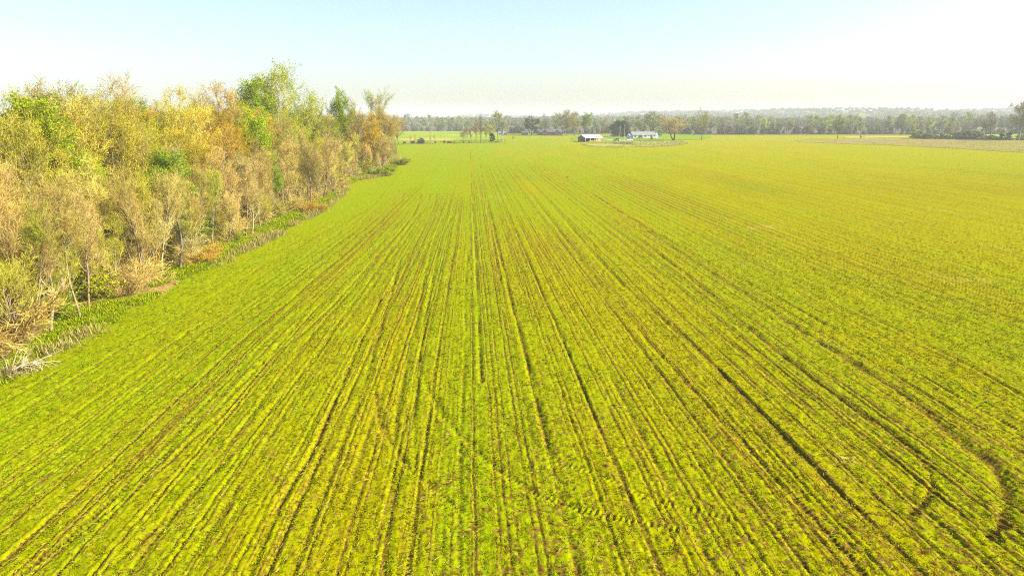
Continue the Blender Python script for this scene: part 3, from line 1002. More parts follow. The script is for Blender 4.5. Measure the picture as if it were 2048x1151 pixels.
def plant(pr, name, label, cat, x, y, h, rz, bark, twig, leaf, group=None, sx=1.0, z=0.0, leaves=True, part='crown'):
    root = link(name, None, loc=(x, y, z), rz=rz, scale=(h / pr.H * sx, h / pr.H * sx, h / pr.H))
    root.empty_display_size = .5
    tag(root, label, cat, group)
    link('trunk' if part == 'crown' else 'stem', pr.trunk, root, color=bark)
    hasl = pr.leaves is not None and leaves
    if pr.twigs is not None:
        link('branches' if hasl else part, pr.twigs, root, color=twig)
    if hasl:
        link(part if part == 'crown' else 'foliage', pr.leaves, root, color=leaf)
    return root

def vary(c, a=.12):
    k = 1 + random.uniform(-a, a)
    return tuple(min(.9, v * k * (1 + random.uniform(-a, a) * .5)) for v in c)

SIL = [(-400, 200), (0, 195), (60, 182), (110, 165), (165, 172), (240, 158), (300, 205), (350, 186), (400, 185), (455, 182), (500, 160), (560, 145), (610, 180), (635, 215),
       (690, 200), (720, 212), (765, 205), (800, 250), (830, 262)]
SX, SY = np.array(SIL).T

# ---- trees that stand out against the sky or in the wood, named by their look
#  (column, depth inside wood, row of the top, kind, variant, bark, twig, leaf, width, label)
SPECIAL = [
    (20, 16, 190, 'bud', 0, 'tan', 'olive', 'olive', 1.0, 'olive budding tree at the outer end of the wood skyline'),
    (75, 20, 176, 'bud', 1, 'grey', 'grey', 'gold', 1.0, 'golden-brown budding tree beside a bare grey crown on the skyline'),
    (118, 22, 154, 'bare', 2, 'grey', 'grey', None, 1.1, 'bare grey-twigged tree with a broad crown above yellow trees'),
    (170, 17, 165, 'bud', 2, 'pale', 'tan', 'yellow', 1.1, 'yellow-green budding tree with pale ascending limbs'),
    (240, 21, 147, 'bare', 0, 'grey', 'pink', None, 1.15, 'tall bare pinkish-brown tree rising above the yellow crowns'),
    (236, 10, 215, 'open', 0, 'pale', 'tan', 'yellow', .8, 'pale-trunked tree with forked white limbs and thin yellow buds'),
    (300, 20, 196, 'leafy', 1, 'tan', 'tan', 'lime', .9, 'small pale lime tree filling a dip in the skyline'),
    (350, 17, 176, 'bud', 0, 'tan', 'tan', 'yellow', 1.1, 'bright yellow budding tree between two bare grey trees'),
    (402, 22, 174, 'bare', 1, 'grey', 'grey', None, 1.0, 'slender bare grey tree between yellow and orange crowns'),
    (455, 16, 172, 'bud', 1, 'tan', 'rust', 'gold', 1.15, 'orange-gold budding tree beside the tall lime-green tree'),
    (505, 20, 156, 'leafy', 1, 'tan', 'olive', 'lime', .9, 'lime-green leafing tree leaning into the tallest green tree'),
    (565, 17, 137, 'open', 1, 'tan', 'olive', 'lime', 1.15, 'tallest lime-green tree with an open dark-limbed crown on the skyline'),
    (610, 15, 178, 'open', 0, 'dark', 'grey', 'lime', .8, 'low spreading green limb tree on the shoulder of the tallest tree'),
    (650, 14, 190, 'bare', 3, 'grey', 'grey', None, .9, 'bare grey tree just past the tallest green tree'),
    (690, 12, 180, 'leafy', 0, 'tan', 'olive', 'lime', .62, 'narrow lime-green tree standing among bare grey crowns'),
    (722, 11, 198, 'bare', 0, 'dark', 'grey', None, .9, 'bare dark-trunked tree near the far end of the wood'),
    (762, 9, 184, 'open', 1, 'dark', 'tan', 'olive', .85, 'tall open-crowned tree with upright limbs at the far end of the wood'),
    (788, 5, 235, 'bud', 1, 'dark', 'rust', 'gold', 1.0, 'low rust-orange tree forming the last corner of the wood'),
    (745, 5, 240, 'bud', 2, 'dark', 'tan', 'gold', 1.0, 'olive-brown bushy tree over dark trunks at the far corner'),
    (672, 8, 222, 'bud', 0, 'grey', 'grey', 'olive', 1.2, 'olive budding tree below the narrow lime-green tree'),
    (706, 7, 218, 'bare', 1, 'grey', 'pink', None, 1.25, 'pinkish bare tree between the narrow lime tree and the far corner'),
    (730, 6, 224, 'bud', 1, 'grey', 'rust', 'gold', 1.3, 'golden-brown tree just short of the tall open-crowned tree'),
    (772, 6, 214, 'bud', 0, 'grey', 'tan', 'gold', 1.25, 'full golden tree leaning out beneath the tall open-crowned tree'),
    (797, 3.5, 228, 'bud', 2, 'dark', 'rust', 'orange', 1.3, 'rust-orange rounded tree that ends the wood against the meadow'),
    (760, 3.5, 262, 'bare', 3, 'dark', 'rust', None, 1.4, 'rusty bare spreading tree at the foot of the far corner'),
    (455, 7, 232, 'pole', 0, 'pale', 'rust', None, 1.1, 'straight white-trunked tree with rusty twigs in the middle of the wood'),
    (470, 9, 225, 'bud', 0, 'tan', 'rust', 'orange', .8, 'rust-red budding tree behind the straight white trunk'),
    (500, 9, 215, 'leafy', 0, 'tan', 'tan', 'lime', .8, 'fresh yellow-lime leafy tree in front of the orange crowns'),
    (545, 8, 225, 'bare', 1, 'tan', 'tan', None, .95, 'bare tan tree with dense upright twigs below the tallest tree'),
    (590, 8, 222, 'bare', 2, 'tan', 'tan', None, .95, 'bare tan tree with brushy upright limbs and a pale outline'),
    (630, 6, 262, 'bud', 0, 'tan', 'olive', 'yellow', .8, 'yellow-olive budding tree behind the dry grass point'),
    (560, 4, 330, 'leafy', 1, 'tan', 'tan', 'green', .75, 'small bright green tree low in the middle of the bare trees'),
    (655, 5, 305, 'leafy', 0, 'tan', 'tan', 'lime', .6, 'small lime sapling at the inner bend of the field edge'),
    (360, 4.5, 300, 'leafy', 1, 'tan', 'tan', 'green', .9, 'vivid green leafy tree at the front of the wood'),
    (310, 6, 290, 'bud', 2, 'pale', 'tan', 'olive', .9, 'olive-green budding tree beside the vivid green tree'),
    (215, 7, 300, 'bud', 0, 'tan', 'olive', 'lime', .9, 'yellow-lime budding tree under the forked white limbs'),
    (85, 9, 240, 'open', 1, 'pale', 'tan', 'olive', .8, 'grey-white forked tree with smooth limbs near the wood front'),
    (30, 5, 285, 'bare', 0, 'tan', 'tan', None, 1.1, 'broad bare tan tree with sweeping fine twigs'),
    (120, 4, 330, 'bare', 3, 'tan', 'tan', None, 1.0, 'bare tan tree leaning over the grassy verge'),
]
placed = []
for (px, o, top, kd, vr, bk, tw, lf, sx, lab) in SPECIAL:
    y = 60.0
    for _ in range(40):
        x = float(edge_x(y)) - o
        dp = x * F / (px - 1024.0)
        y = y * .5 + .5 * max(20.0, (dp - 3.0) / math.cos(PITCH))
    x = float(edge_x(y)) - o
    h = height_for(top, y)
    pr = TREES[kd][vr]
    plant(pr, 'woodland_tree', lab, 'tree', x, y, h, random.uniform(0, 6.28), vary(BARK[bk]), vary(TWIG[tw]), vary(LEAF[lf]) if lf else None, sx=sx * (1.0 if h > 12 else 1.1))
    placed.append((x, y))

# ---- the rest of the wood
WOOD_LABEL = {'bare': 'bare tan-brown tree in the crowded wood beside the field',
              'bud': 'thinly budding yellowish tree in the crowded wood beside the field',
              'leafy': 'young tree in fresh green leaf among the bare trees of the wood',
              'pole': 'thin pale-stemmed sapling near the front edge of the wood'}
cnt = 0
def wood_place(px):
    for lim, t in ((110, 'by the fallen branch'), (280, 'short of the vine bush'), (420, 'around the vine bush'), (540, 'around the white trunk'),
                   (660, 'by the tall dry grass')):
        if px < lim:
            return t
    return 'near its far corner'
def try_tree(y, o, kinds, hlo, hhi, mind):
    x = float(edge_x(y)) - o
    px, _ = project(x, y, 8.0)
    if px < -140 or px > 815:
        return False
    for (a, b) in placed:
        if (a - x) ** 2 + (b - y) ** 2 < mind * mind:
            return False
    kd = random.choice(kinds)
    cap = height_for(float(np.interp(px, SX, SY)) + 14, y)
    h = min(random.uniform(hlo, hhi), cap * random.uniform(.88, 1.0))
    if h < 4:
        return False
    zone = float(vnoise(np.array([x / 16.0]), np.array([y / 22.0]), 77)[0])
    pr = random.choice(TREES[kd])
    if kd == 'pole':
        bk, tw = random.choice(['pale', 'pale', 'tan']), random.choice(['tan', 'pink'])
    else:
        bk = random.choice(['pale', 'pale', 'tan', 'tan', 'grey'])
        tw = random.choice(['tan', 'tan', 'grey', 'grey', 'olive', 'pink'] if zone < .65 else ['tan', 'pink', 'grey', 'olive'])
    lf = None
    if kd == 'bud':
        lf = random.choice(['yellow', 'yellow', 'olive', 'gold', 'lime'] if not (425 < px < 520 or px > 735) else ['gold', 'gold', 'yellow', 'orange'])
    elif kd == 'leafy':
        lf = random.choice(['lime', 'lime', 'green', 'olive'])
    size = 'short' if h < 8.5 else 'middling' if h < 13 else 'tall'
    hue = {'tan': 'tan', 'pink': 'pinkish', 'grey': 'greyish', 'olive': 'olive', 'rust': 'rusty'}[tw]
    if lf:
        hue = {'yellow': 'yellow-budding', 'olive': 'olive-leafed', 'gold': 'golden-budding', 'lime': 'lime-leafed', 'green': 'green-leafed', 'orange': 'orange-budding'}[lf]
    row = 'at the front' if o < 8 else 'in the middle' if o < 20 else 'deep'
    if kd == 'bud':
        hue = hue.replace('leafed', 'budding')
    lab = '%s %s %s of the wood %s' % (size, {'pole': 'pale %s sapling', 'bare': 'bare %s tree'}.get(kd, '%s tree') % hue, 'in the depth' if row == 'deep' else row, wood_place(px))
    plant(pr, 'sapling' if kd == 'pole' else 'woodland_tree', lab, 'tree', x, y, h, random.uniform(0, 6.28), vary(BARK[bk]), vary(TWIG[tw]), vary(LEAF[lf]) if lf else None,
          group={'bare': 'bare trees of the wood', 'bud': 'budding trees of the wood', 'leafy': 'leafing trees of the wood', 'pole': 'saplings at the wood edge'}[kd],
          sx=random.uniform(.85, 1.15))
    placed.append((x, y))
    return True

for k in range(1500):
    y = 26 + 225 * random.random() ** 1.35
    o = random.uniform(2.3, 8.5)
    if cnt < 185:
        cnt += try_tree(y, o, ['bare', 'bare', 'bare', 'pole', 'bare', 'bare'], 6.0, 12.5, 1.2 + y / 150)
cnt = 0
for k in range(900):
    y = 28 + 225 * random.random() ** 1.3
    o = random.uniform(7, 20)
    if cnt < 125:
        cnt += try_tree(y, o, ['bare', 'bud', 'bud', 'leafy', 'bare', 'bud'], 11, 17.5, 2.1 + y / 120)
cnt = 0
for k in range(900):
    y = 34 + 220 * random.random() ** 1.2
    o = random.uniform(19, 48)
    if cnt < 110:
        cnt += try_tree(y, o, ['bare', 'bud', 'bud', 'bud'], 14, 20, 3.0 + y / 110)

# ---- shrubs and brush along the edge of the wood
def shrub(px, py, h, kd, vr, bk, tw, lf, label, group=None, sx=1.0, off=0.6):
    p = G(px, py)
    pr = SHRUBS[kd][vr]
    plant(pr, 'shrub', label, 'shrub', p[0] - off, p[1], h, random.uniform(0, 6.28), BARK[bk], TWIG[tw], LEAF[lf] if lf else None, group=group, sx=sx, z=.05, part='twigs')
shrub(350, 520, 4.6, 'green', 1, 'tan', 'tan', 'green', 'vine-covered bright green bush at the front of the wood', sx=1.2, off=1.5)
shrub(425, 528, 2.4, 'bare', 1, 'tan', 'rust', None, 'rust-orange dead bush beside the vine-covered green bush', sx=1.2, off=.8)
shrub(275, 592, 2.8, 'bare', 0, 'dark', 'pink', None, 'dark brown tangled bush close to the green verge', sx=1.1, off=1.0)
shrub(20, 715, 2.0, 'bare', 1, 'tan', 'pink', None, 'low pinkish-brown brush heap at the corner of the wood', sx=1.4, off=1.5)
shrub(60, 690, 2.2, 'bare', 1, 'tan', 'tan', None, 'low tan brush next to the pinkish brush heap', sx=1.2, off=2.0)
shrub(800, 330, 2.2, 'green', 0, 'dark', 'grey', 'olive', 'lone low green bush outside the far corner of the wood', sx=1.4, off=-.5)
shrub(690, 378, 2.4, 'bare', 0, 'tan', 'pink', None, 'grey-pink brush at the point where the field edge turns', sx=1.1, off=1.0)
shrub(765, 352, 2.4, 'green', 0, 'tan', 'olive', 'lime', 'yellow-green bush under the far corner trees', sx=1.3, off=.0)
shrub(640, 425, 2.4, 'bare', 1, 'tan', 'rust', None, 'brown dead bush behind the tall dry grass', sx=1.2, off=2.0)
for k in range(190):
    y = 30 + 205 * random.random() ** 1.3
    o = random.uniform(3.2, 10.5)
    x = float(edge_x(y)) - o
    px, py = project(x, y, 1.0)
    if px < -60 or px > 805:
        continue
    gr = random.random() < .22 and o > 3.5
    pr = random.choice(SHRUBS['green' if gr else 'bare'])
    hs_ = random.uniform(1.1, 2.0) if o < 4.5 else random.uniform(1.6, 4.2)
    lab = '%s %s undergrowth shrub %s %s' % ('low' if hs_ < 1.8 else 'chest-high' if hs_ < 2.6 else 'tall', 'green' if gr else 'bare',
                                              'on the wood verge' if o < 5.5 else 'under the front trees', wood_place(px))
    plant(pr, 'shrub', lab, 'shrub', x, y, hs_, random.uniform(0, 6.28),
          vary(BARK['tan']), vary(TWIG[random.choice(['tan', 'pink', 'grey', 'tan', 'pink', 'rust'])]), vary(LEAF[random.choice(['green', 'lime', 'olive'])]),
          group='green undergrowth shrubs' if gr else 'bare undergrowth shrubs', sx=random.uniform(.9, 1.4), z=.1, part='twigs')

def fallen_branch():
    rg = np.random.default_rng(77)
    a, b = G(10, 760), G(85, 738)
    S = 8
    f = np.linspace(0, 1, S)[:, None]
    P0 = np.concatenate([a * (1 - f) + b * f, .15 + .5 * np.sin(f * 2.6)], 1)[None]
    C, CR = grow(P0, np.full((1, S), .05), 26, .05, 1, (.4, 1.1), 1.5, -.06, .15, 6, rg, .6, .3, rmin=.014)
    D, DR = grow(C, CR, 90, .1, 1, (.3, 1.0), .6, -.05, .15, 4, rg, .6, .4, rmin=.010)
    root = link('fallen_branch', None, loc=(0, 0, 0))
    tag(root, 'bleached fallen branch lying on the verge by the near end of the wood', 'branch')
    v, q = tubes(P0, np.linspace(.06, .02, S)[None], 6)
    link('limb', make_mesh('fallen_limb', v, [q], [M_BARK], smooth=True), root, color=(.34, .28, .16))
    v1, q1 = tubes(C, CR, 4)
    v2, q2 = tubes(D, DR, 3)
    link('twigs', make_mesh('fallen_twigs', np.concatenate([v1, v2]), [np.concatenate([q1, q2 + len(v1)])], [M_TWIG]), root, color=(.34, .28, .16))
fallen_branch()

# ================================================================== farm ground sheets
def sheet_material(name, ca, cb, scale, cc=None, stretch=1.0):
    m, t, out = new_mat(name)
    g = N(t)
    geo = g.n('ShaderNodeNewGeometry')
    mp = g.n('ShaderNodeMapping')
    g.l(geo.outputs['Position'], mp.inputs['Vector'])
    mp.inputs['Scale'].default_value = (1, stretch, 1)
    a = g.noise(mp.outputs[0], scale, 5, .65)
    c = g.mix(g.ramp(a, .38, .62), ca, cb)
    if cc:
        c = g.mix(g.ramp(g.noise(mp.outputs[0], scale * .22, 4, .6), .5, .66, 0, .8), c, cc)
    d = g.n('ShaderNodeBsdfDiffuse')
    g.l(c, d.inputs['Color'])
    g.l(d.outputs[0], out.inputs[0])
    return m

def sheet(name, pix, z, mat, label, cat='ground', world=None, rag=9.0):
    P = smooth_line([G(*p) for p in pix] if world is None else world, 2)
    if rag:
        P = resample(np.vstack([P, P[:1]]), 1.6)[:-1]
        c = P.mean(0)
        nn = fbm(P[:, 0] * .16, P[:, 1] * .05, 19, 3) - .5
        P = P + np.stack([nn * 5.0, (fbm(P[:, 0] * .11, P[:, 1] * .07, 29, 3) - .5) * rag], 1)
    bm = bmesh.new()
    vs = [bm.verts.new((p[0], p[1], z)) for p in P]
    bm.faces.new(vs)
    bmesh.ops.triangulate(bm, faces=bm.faces[:])
    bmesh.ops.recalc_face_normals(bm, faces=bm.faces[:])
    for f in bm.faces:
        if f.normal.z < 0:
            f.normal_flip()
    me = bpy.data.meshes.new(name)
    bm.to_mesh(me)
    bm.free()
    me.materials.append(mat)
    return tag(link(name, me), label, cat, kind='structure')

sheet('meadow', [(800, 289), (905, 286), (1012, 284), (1012, 264.5), (900, 262.5), (700, 262), (640, 280)], .13,
      sheet_material('meadow', (.16, .25, .003), (.20, .27, .004), .05, (.26, .22, .03), .25), 'bright green meadow beyond the hedgerow')
sheet('dry_strip', [(800, 282), (912, 281), (912, 276.5), (860, 276), (800, 277)], .19,
      sheet_material('dry_strip', (.36, .27, .09), (.28, .26, .04), .12, None, .3), 'pale tan strip of dead grass in the far meadow')
sheet('dry_strip', [(880, 272), (1000, 273), (1000, 270.5), (880, 270)], .19,
      bpy.data.materials['dry_strip'], 'thin pink-tan strip of bare soil in the far meadow')
sheet('farm_lawn', [(1148, 283), (1215, 286), (1300, 284), (1360, 281), (1420, 278), (1420, 271), (1300, 268), (1180, 268.5), (1140, 275)], .15,
      sheet_material('farm_lawn', (.12, .20, .004), (.17, .24, .005), .08, (.22, .22, .02)), 'green mown lawn around the barn and the white house')
sheet('rough_ground', [(1165, 289), (1180, 293), (1240, 295), (1300, 294), (1345, 291), (1375, 288), (1360, 283), (1320, 282), (1280, 284), (1210, 287)], .20,
      sheet_material('rough_ground', (.32, .29, .08), (.22, .25, .02), .22, (.20, .25, .01), .4), 'pale rough weedy ground in front of the farm yard')
sheet('stubble_field', [(1590, 281), (1640, 279), (1750, 277.5), (1900, 279), (2060, 281), (2200, 284), (2200, 312), (2060, 307), (1900, 296), (1760, 290), (1660, 287), (1600, 284)], .14,
      sheet_material('stubble_field', (.23, .175, .06), (.22, .195, .045), .10, (.20, .21, .02), .3), 'tan stubble field at the far end of the crop')
sheet('dry_strip', [(1690, 276.5), (1830, 275.5), (1830, 272.5), (1690, 273)], .18,
      bpy.data.materials['dry_strip'], 'pale dry grass strip beyond the stubble field')
sheet('far_meadow', [(1830, 278), (2200, 279), (2200, 266), (1900, 267)], .12,
      bpy.data.materials['meadow'], 'green meadow seen behind the overgrown hedge')

def build_weeds():
    rg = np.random.default_rng(55)
    def scatter(n, pix, size, tints, w=.05):
        A = np.array([G(*p) for p in pix])
        lo, hi = A.min(0), A.max(0)
        P = rg.uniform(lo, hi, (n, 2))
        ins = np.zeros(n, bool)
        j = len(A) - 1
        for i in range(len(A)):
            c = ((A[i, 1] > P[:, 1]) != (A[j, 1] > P[:, 1])) & (P[:, 0] < (A[j, 0] - A[i, 0]) * (P[:, 1] - A[i, 1]) / (A[j, 1] - A[i, 1] + 1e-9) + A[i, 0])
            ins ^= c
            j = i
        P = P[ins]
        P = P[fbm(P[:, 0] * .09, P[:, 1] * .05, 66, 3) > .42]
        t = np.array(tints)[rg.integers(0, len(tints), len(P))]
        return blades(np.stack([P[:, 0], P[:, 1], np.full(len(P), .1)], 1), rg.uniform(.5, 1.2, len(P)) * size, 4, .4, .5, 1.4, w, t, rg)
    sets = [scatter(9000, [(1160, 288), (1180, 295), (1240, 297), (1300, 296), (1345, 293), (1380, 288), (1360, 282), (1290, 283), (1210, 286)], .55,
                    [(.40, .35, .14), (.32, .27, .08), (.24, .28, .02), (.34, .34, .08)], .16),
            scatter(900, [(1225, 290), (1265, 290), (1265, 286.5), (1225, 286.5)], 1.0, [(.34, .22, .08), (.30, .17, .06), (.20, .20, .03)], .12),
            scatter(14000, [(1590, 280), (1750, 276), (2200, 280), (2200, 314), (2060, 309), (1900, 298), (1660, 288)], .5,
                    [(.33, .23, .09), (.26, .19, .05), (.22, .23, .02)], .10),
            scatter(5000, [(800, 290), (1010, 286), (1010, 280), (800, 283)], .7, [(.22, .24, .02), (.30, .24, .06), (.13, .17, .02)], .10)]
    k, VV, QQ, TT = 0, [], [], []
    for V, q, t in sets:
        VV.append(V); QQ.append(q + k); TT.append(t)
        k += len(V)
    tag(link('rough_weeds', make_mesh('rough_weeds', np.concatenate(VV), [np.concatenate(QQ)], [M_BLADE], attrs={'tint': np.concatenate(TT)})),
        'rough dry weeds and stubble around the farm and hedgerow', 'weeds', kind='stuff')
build_weeds()

# ================================================================== farm buildings
def box(bm, c, s, rot=None):
    v = []
    for dx in (-.5, .5):
        for dy in (-.5, .5):
            for dz in (-.5, .5):
                p = Vector((dx * s[0], dy * s[1], dz * s[2]))
                if rot is not None:
                    p = rot @ p
                v.append(bm.verts.new(p + Vector(c)))
    for f in ((0, 1, 3, 2), (4, 6, 7, 5), (0, 4, 5, 1), (2, 3, 7, 6), (0, 2, 6, 4), (1, 5, 7, 3)):
        bm.faces.new([v[i] for i in f])

def prism(bm, prof, x0, x1):
    """profile (y,z) extruded along x"""
    a = [bm.verts.new((x0, y, z)) for y, z in prof]
    b = [bm.verts.new((x1, y, z)) for y, z in prof]
    n = len(prof)
    bm.faces.new(a[::-1])
    bm.faces.new(b)
    for i in range(n):
        bm.faces.new([a[i], a[(i + 1) % n], b[(i + 1) % n], b[i]])

def part(name, mat, parent, fn, *args):
    bm = bmesh.new()
    fn(bm, *args)
    bmesh.ops.recalc_face_normals(bm, faces=bm.faces[:])
    me = bpy.data.meshes.new(name)
    bm.to_mesh(me)
    bm.free()
    me.materials.append(mat)
    return link(name, me, parent)

def bpart(name, mat, parent, c, s, rot=None):
    return part(name, mat, parent, box, c, s, rot)

M_WHITE = mat_plain('white_siding', (.50, .49, .45), .8)
M_BLUE = mat_plain('blue_grey_siding', (.42, .50, .55), .8)
M_SHINGLE = mat_plain('grey_shingle', (.20, .21, .19), .9, 2.0, .25)
M_GLASS = mat_plain('dark_glass', (.03, .035, .04), .15, 1, .1, 0, .5)
M_METAL = mat_plain('white_metal_roof', (.72, .74, .76), .45, .6, .08, 0, .5)
M_WOODD = mat_plain('weathered_boards', (.11, .10, .095), .9, 1.2, .3)
M_WOODO = mat_plain('orange_boards', (.52, .25, .07), .85, 1.5, .25)
M_POST = mat_plain('pale_post', (.40, .36, .30), .9, 2, .2)
M_DARK = mat_plain('dark_interior', (.03, .027, .022), .95)
M_BROWN = mat_plain('brown_brick', (.15, .11, .085), .9, 3, .2)
M_ROOFD = mat_plain('dark_shingle', (.10, .10, .105), .9, 2, .25)
M_TEAL = mat_plain('teal_panel', (.10, .22, .24), .7)
M_POLE = mat_plain('pole_wood', (.42, .37, .29), .9, 3, .2)
M_SILV = mat_plain('silver_paint', (.42, .42, .40), .35, 1, .05, .4, .5)
M_CARW = mat_plain('white_paint', (.75, .74, .70), .35, 1, .04, 0, .5)
M_TYRE = mat_plain('tyre_rubber', (.02, .02, .02), .9)
M_RIM = mat_plain('wheel_rim', (.45, .45, .45), .4, 1, .05, .6)
M_RED = mat_plain('red_lens', (.35, .02, .02), .3)
M_CLEAR = mat_plain('lamp_lens', (.7, .7, .66), .25)
M_GRAVEL = mat_plain('gravel', (.30, .29, .24), .95, .6, .15)

def roof(bm, L, W, eave, ridge, th=.14, over=.4, x0=None):
    s = (ridge - eave) / (W / 2)
    y = W / 2 + over
    ze = eave - s * over
    prof = [(-y, ze), (0, ridge), (y, ze), (y, ze + th), (0, ridge + th), (-y, ze + th)]
    prism(bm, prof, -L / 2 - over, L / 2 + over)

def gable_walls(bm, L, W, eave, ridge):
    prism(bm, [(-W / 2, 0), (W / 2, 0), (W / 2, eave), (0, ridge - .02), (-W / 2, eave)], -L / 2, L / 2)

# --- barn
def build_barn():
    c = G(1180, 283.5)
    root = link('open_barn', None, loc=(c[0], c[1], .16), rz=R(33))
    tag(root, 'open-fronted barn with a white metal roof and orange end boards', 'barn')
    L, W, ev, rd = 14.5, 8.0, 2.7, 4.5
    def shell(bm):
        box(bm, (0, W / 2 - .06, ev / 2), (L, .12, ev))                       # back
        n = 4
        prism(bm, [(-W / 2 + .02, ev - .35), (W / 2 - .02, ev - .35), (W / 2 - .02, ev), (0, rd - .05), (-W / 2 + .02, ev)], -L / 2, -L / 2 + .12)
        prism(bm, [(-W / 2 + .02, 0), (W / 2 - .02, 0), (W / 2 - .02, ev), (0, rd - .05), (-W / 2 + .02, ev)], L / 2 - .12, L / 2)
        box(bm, (-L / 2 + .06, W * .33, ev / 2 - .15), (.12, W * .3, ev - .35))
        box(bm, (-L / 2 + .06, -W * .43, ev / 2 - .15), (.12, W * .12, ev - .35))
    part('wall', M_WOODD, root, shell)
    part('roof', M_METAL, root, lambda bm: roof(bm, L, W, ev, rd))
    for x in (-L / 2 + .1, -2.9, .6, 4.0):
        bpart('post', M_POST, root, (x, -W / 2, ev / 2), (.26, .26, ev))
    bpart('beam', M_POST, root, (0, -W / 2, ev - .14), (L - .3, .18, .28))
    for i in range(11):
        x = 2.1 + i * .46
        bpart('board', M_WOODO if i not in (4, 7) else M_POST, root, (x, -W / 2 + .2 + .02 * (i % 2), 1.2 + .02 * (i % 3)), (.43, .05, 2.4))
    bpart('partition', M_DARK, root, (1.8, 0, 1.2), (.12, W * .9, 2.4))
    for i in range(5):
        bpart('rail', M_WOODO, root, (-1.2, -W / 2 + .25, .2 + .0 * i + i * .16), (6.0, .05, .1))
    bpart('floor', M_BROWN, root, (0, 0, .02), (L - .3, W - .3, .06))
build_barn()

# --- white house
def window(parent, x, y, z, wd, ht, n=1, frame=M_WHITE):
    f = bpart('window', frame, parent, (x, y, z), (wd + .16, .10, ht + .16))
    for i in range(n):
        w1 = wd / n - .05
        bpart('pane', M_GLASS, f, (x - wd / 2 + (i + .5) * wd / n, y - .06, z), (w1, .04, ht - .05))
    return f

def build_white_house():
    c = G(1286, 277.2)
    d = c[1]
    root = link('white_house', None, loc=(c[0], c[1] + 3, .16), rz=R(13))
    tag(root, 'long white ranch house with a grey shingle roof beyond the barn', 'house')
    L, W, ev, rd = 19.5, 8.5, 2.8, 5.0
    part('wall', M_WHITE, root, lambda bm: gable_walls(bm, L, W, ev, rd))
    part('roof', M_SHINGLE, root, lambda bm: roof(bm, L, W, ev, rd))
    # lower blue wing at the far end
    part('side_wing', M_BLUE, root, lambda bm: prism(bm, [(-2.6, 0), (3.4, 0), (3.4, 2.5), (.4, 4.1), (-2.6, 2.5)], L / 2 + .01, L / 2 + 2.6))
    part('side_wing', M_BLUE, root, lambda bm: prism(bm, [(-3.2, 0), (2.4, 0), (2.4, 2.4), (-.4, 3.6), (-3.2, 2.4)], -L / 2 - 2.4, -L / 2 - .01))
    y = -W / 2 - .03
    window(root, -L / 2 + 1.9, y, 1.6, 1.1, 1.2)
    window(root, -L / 2 + 6.0, y, 1.5, 1.9, 1.4, 2)
    window(root, .6, y, 1.75, 1.8, .9, 2)
    window(root, 5.6, y, 1.75, 1.5, .8, 2)
    window(root, 8.4, y, 1.75, .7, .7)
    po = part('porch', M_WHITE, root, lambda bm: prism(bm, [(-W / 2 - 1.5, 2.35), (-W / 2, 2.35), (-W / 2, 2.55), (-W / 2 - 1.5, 2.55)], -3.6, -.9))
    def pg(bm):
        a = [(-3.8, 2.55), (-.7, 2.55), (-2.25, 3.5)]
        f = [bm.verts.new((x, -W / 2 - 1.6, z)) for x, z in a]
        b = [bm.verts.new((x, -W / 2 + 1.2, z)) for x, z in a]
        bm.faces.new(f); bm.faces.new(b[::-1])
        for i in range(3):
            bm.faces.new([f[i], f[(i + 1) % 3], b[(i + 1) % 3], b[i]])
    part('gable', M_WHITE, po, pg)
    for x in (-3.5, -1.0):
        bpart('post', M_WHITE, po, (x, -W / 2 - 1.4, 1.17), (.16, .16, 2.34))
    dr = bpart('door', M_GLASS, root, (-2.25, y, 1.05), (1.0, .08, 2.1))
    bpart('handle', M_RIM, dr, (-1.9, y - .07, 1.0), (.06, .06, .14))
    bpart('foundation', M_BROWN, root, (0, y - .02, .15), (L - .1, .06, .3))
    bpart('vent_pipe', M_WHITE, root, (3.0, 1.2, 5.2), (.16, .16, 1.6))
build_white_house()

def simple_house(name, label, px, py, L, W, ev, rd, rz, wall, rf, wins, gable=None):
    c = G(px, py)
    root = link(name, None, loc=(c[0], c[1], .12), rz=R(rz))
    tag(root, label, 'shed' if name == 'shed' else 'house')
    part('wall', wall, root, lambda bm: gable_walls(bm, L, W, ev, rd))
    part('roof', rf, root, lambda bm: roof(bm, L, W, ev, rd))
    for (x, wd) in wins:
        window(root, x, -W / 2 - .03, ev * .55, wd, ev * .36)
    if gable is not None:
        def gg(bm):
            for x in gable:
                a = [(x - 2.4, 0), (x + 2.4, 0), (x + 2.4, ev), (x, ev + 1.5), (x - 2.4, ev)]
                f = [bm.verts.new((u, -W / 2 - 1.6, z)) for u, z in a]
                b = [bm.verts.new((u, -W / 2 + 2.0, z)) for u, z in a]
                bm.faces.new(f); bm.faces.new(b[::-1])
                for i in range(5):
                    bm.faces.new([f[i], f[(i + 1) % 5], b[(i + 1) % 5], b[i]])
        part('front_gable', wall, root, gg)
        def gr(bm):
            for x in gable:
                for s in (-1, 1):
                    a = [(x, ev + 1.52), (x + s * 2.8, ev - .25), (x + s * 2.8, ev - .10), (x, ev + 1.70)]
                    f = [bm.verts.new((u, -W / 2 - 1.9, z)) for u, z in a]
                    b = [bm.verts.new((u, -W / 2 + 2.0, z)) for u, z in a]
                    bm.faces.new(f); bm.faces.new(b[::-1])
                    for i in range(4):
                        bm.faces.new([f[i], f[(i + 1) % 4], b[(i + 1) % 4], b[i]])
        part('gable_roof', rf, root, gr)
        for x in gable:
            window(root, x, -W / 2 - 1.63, ev * .55, 1.4, ev * .4)
    return root

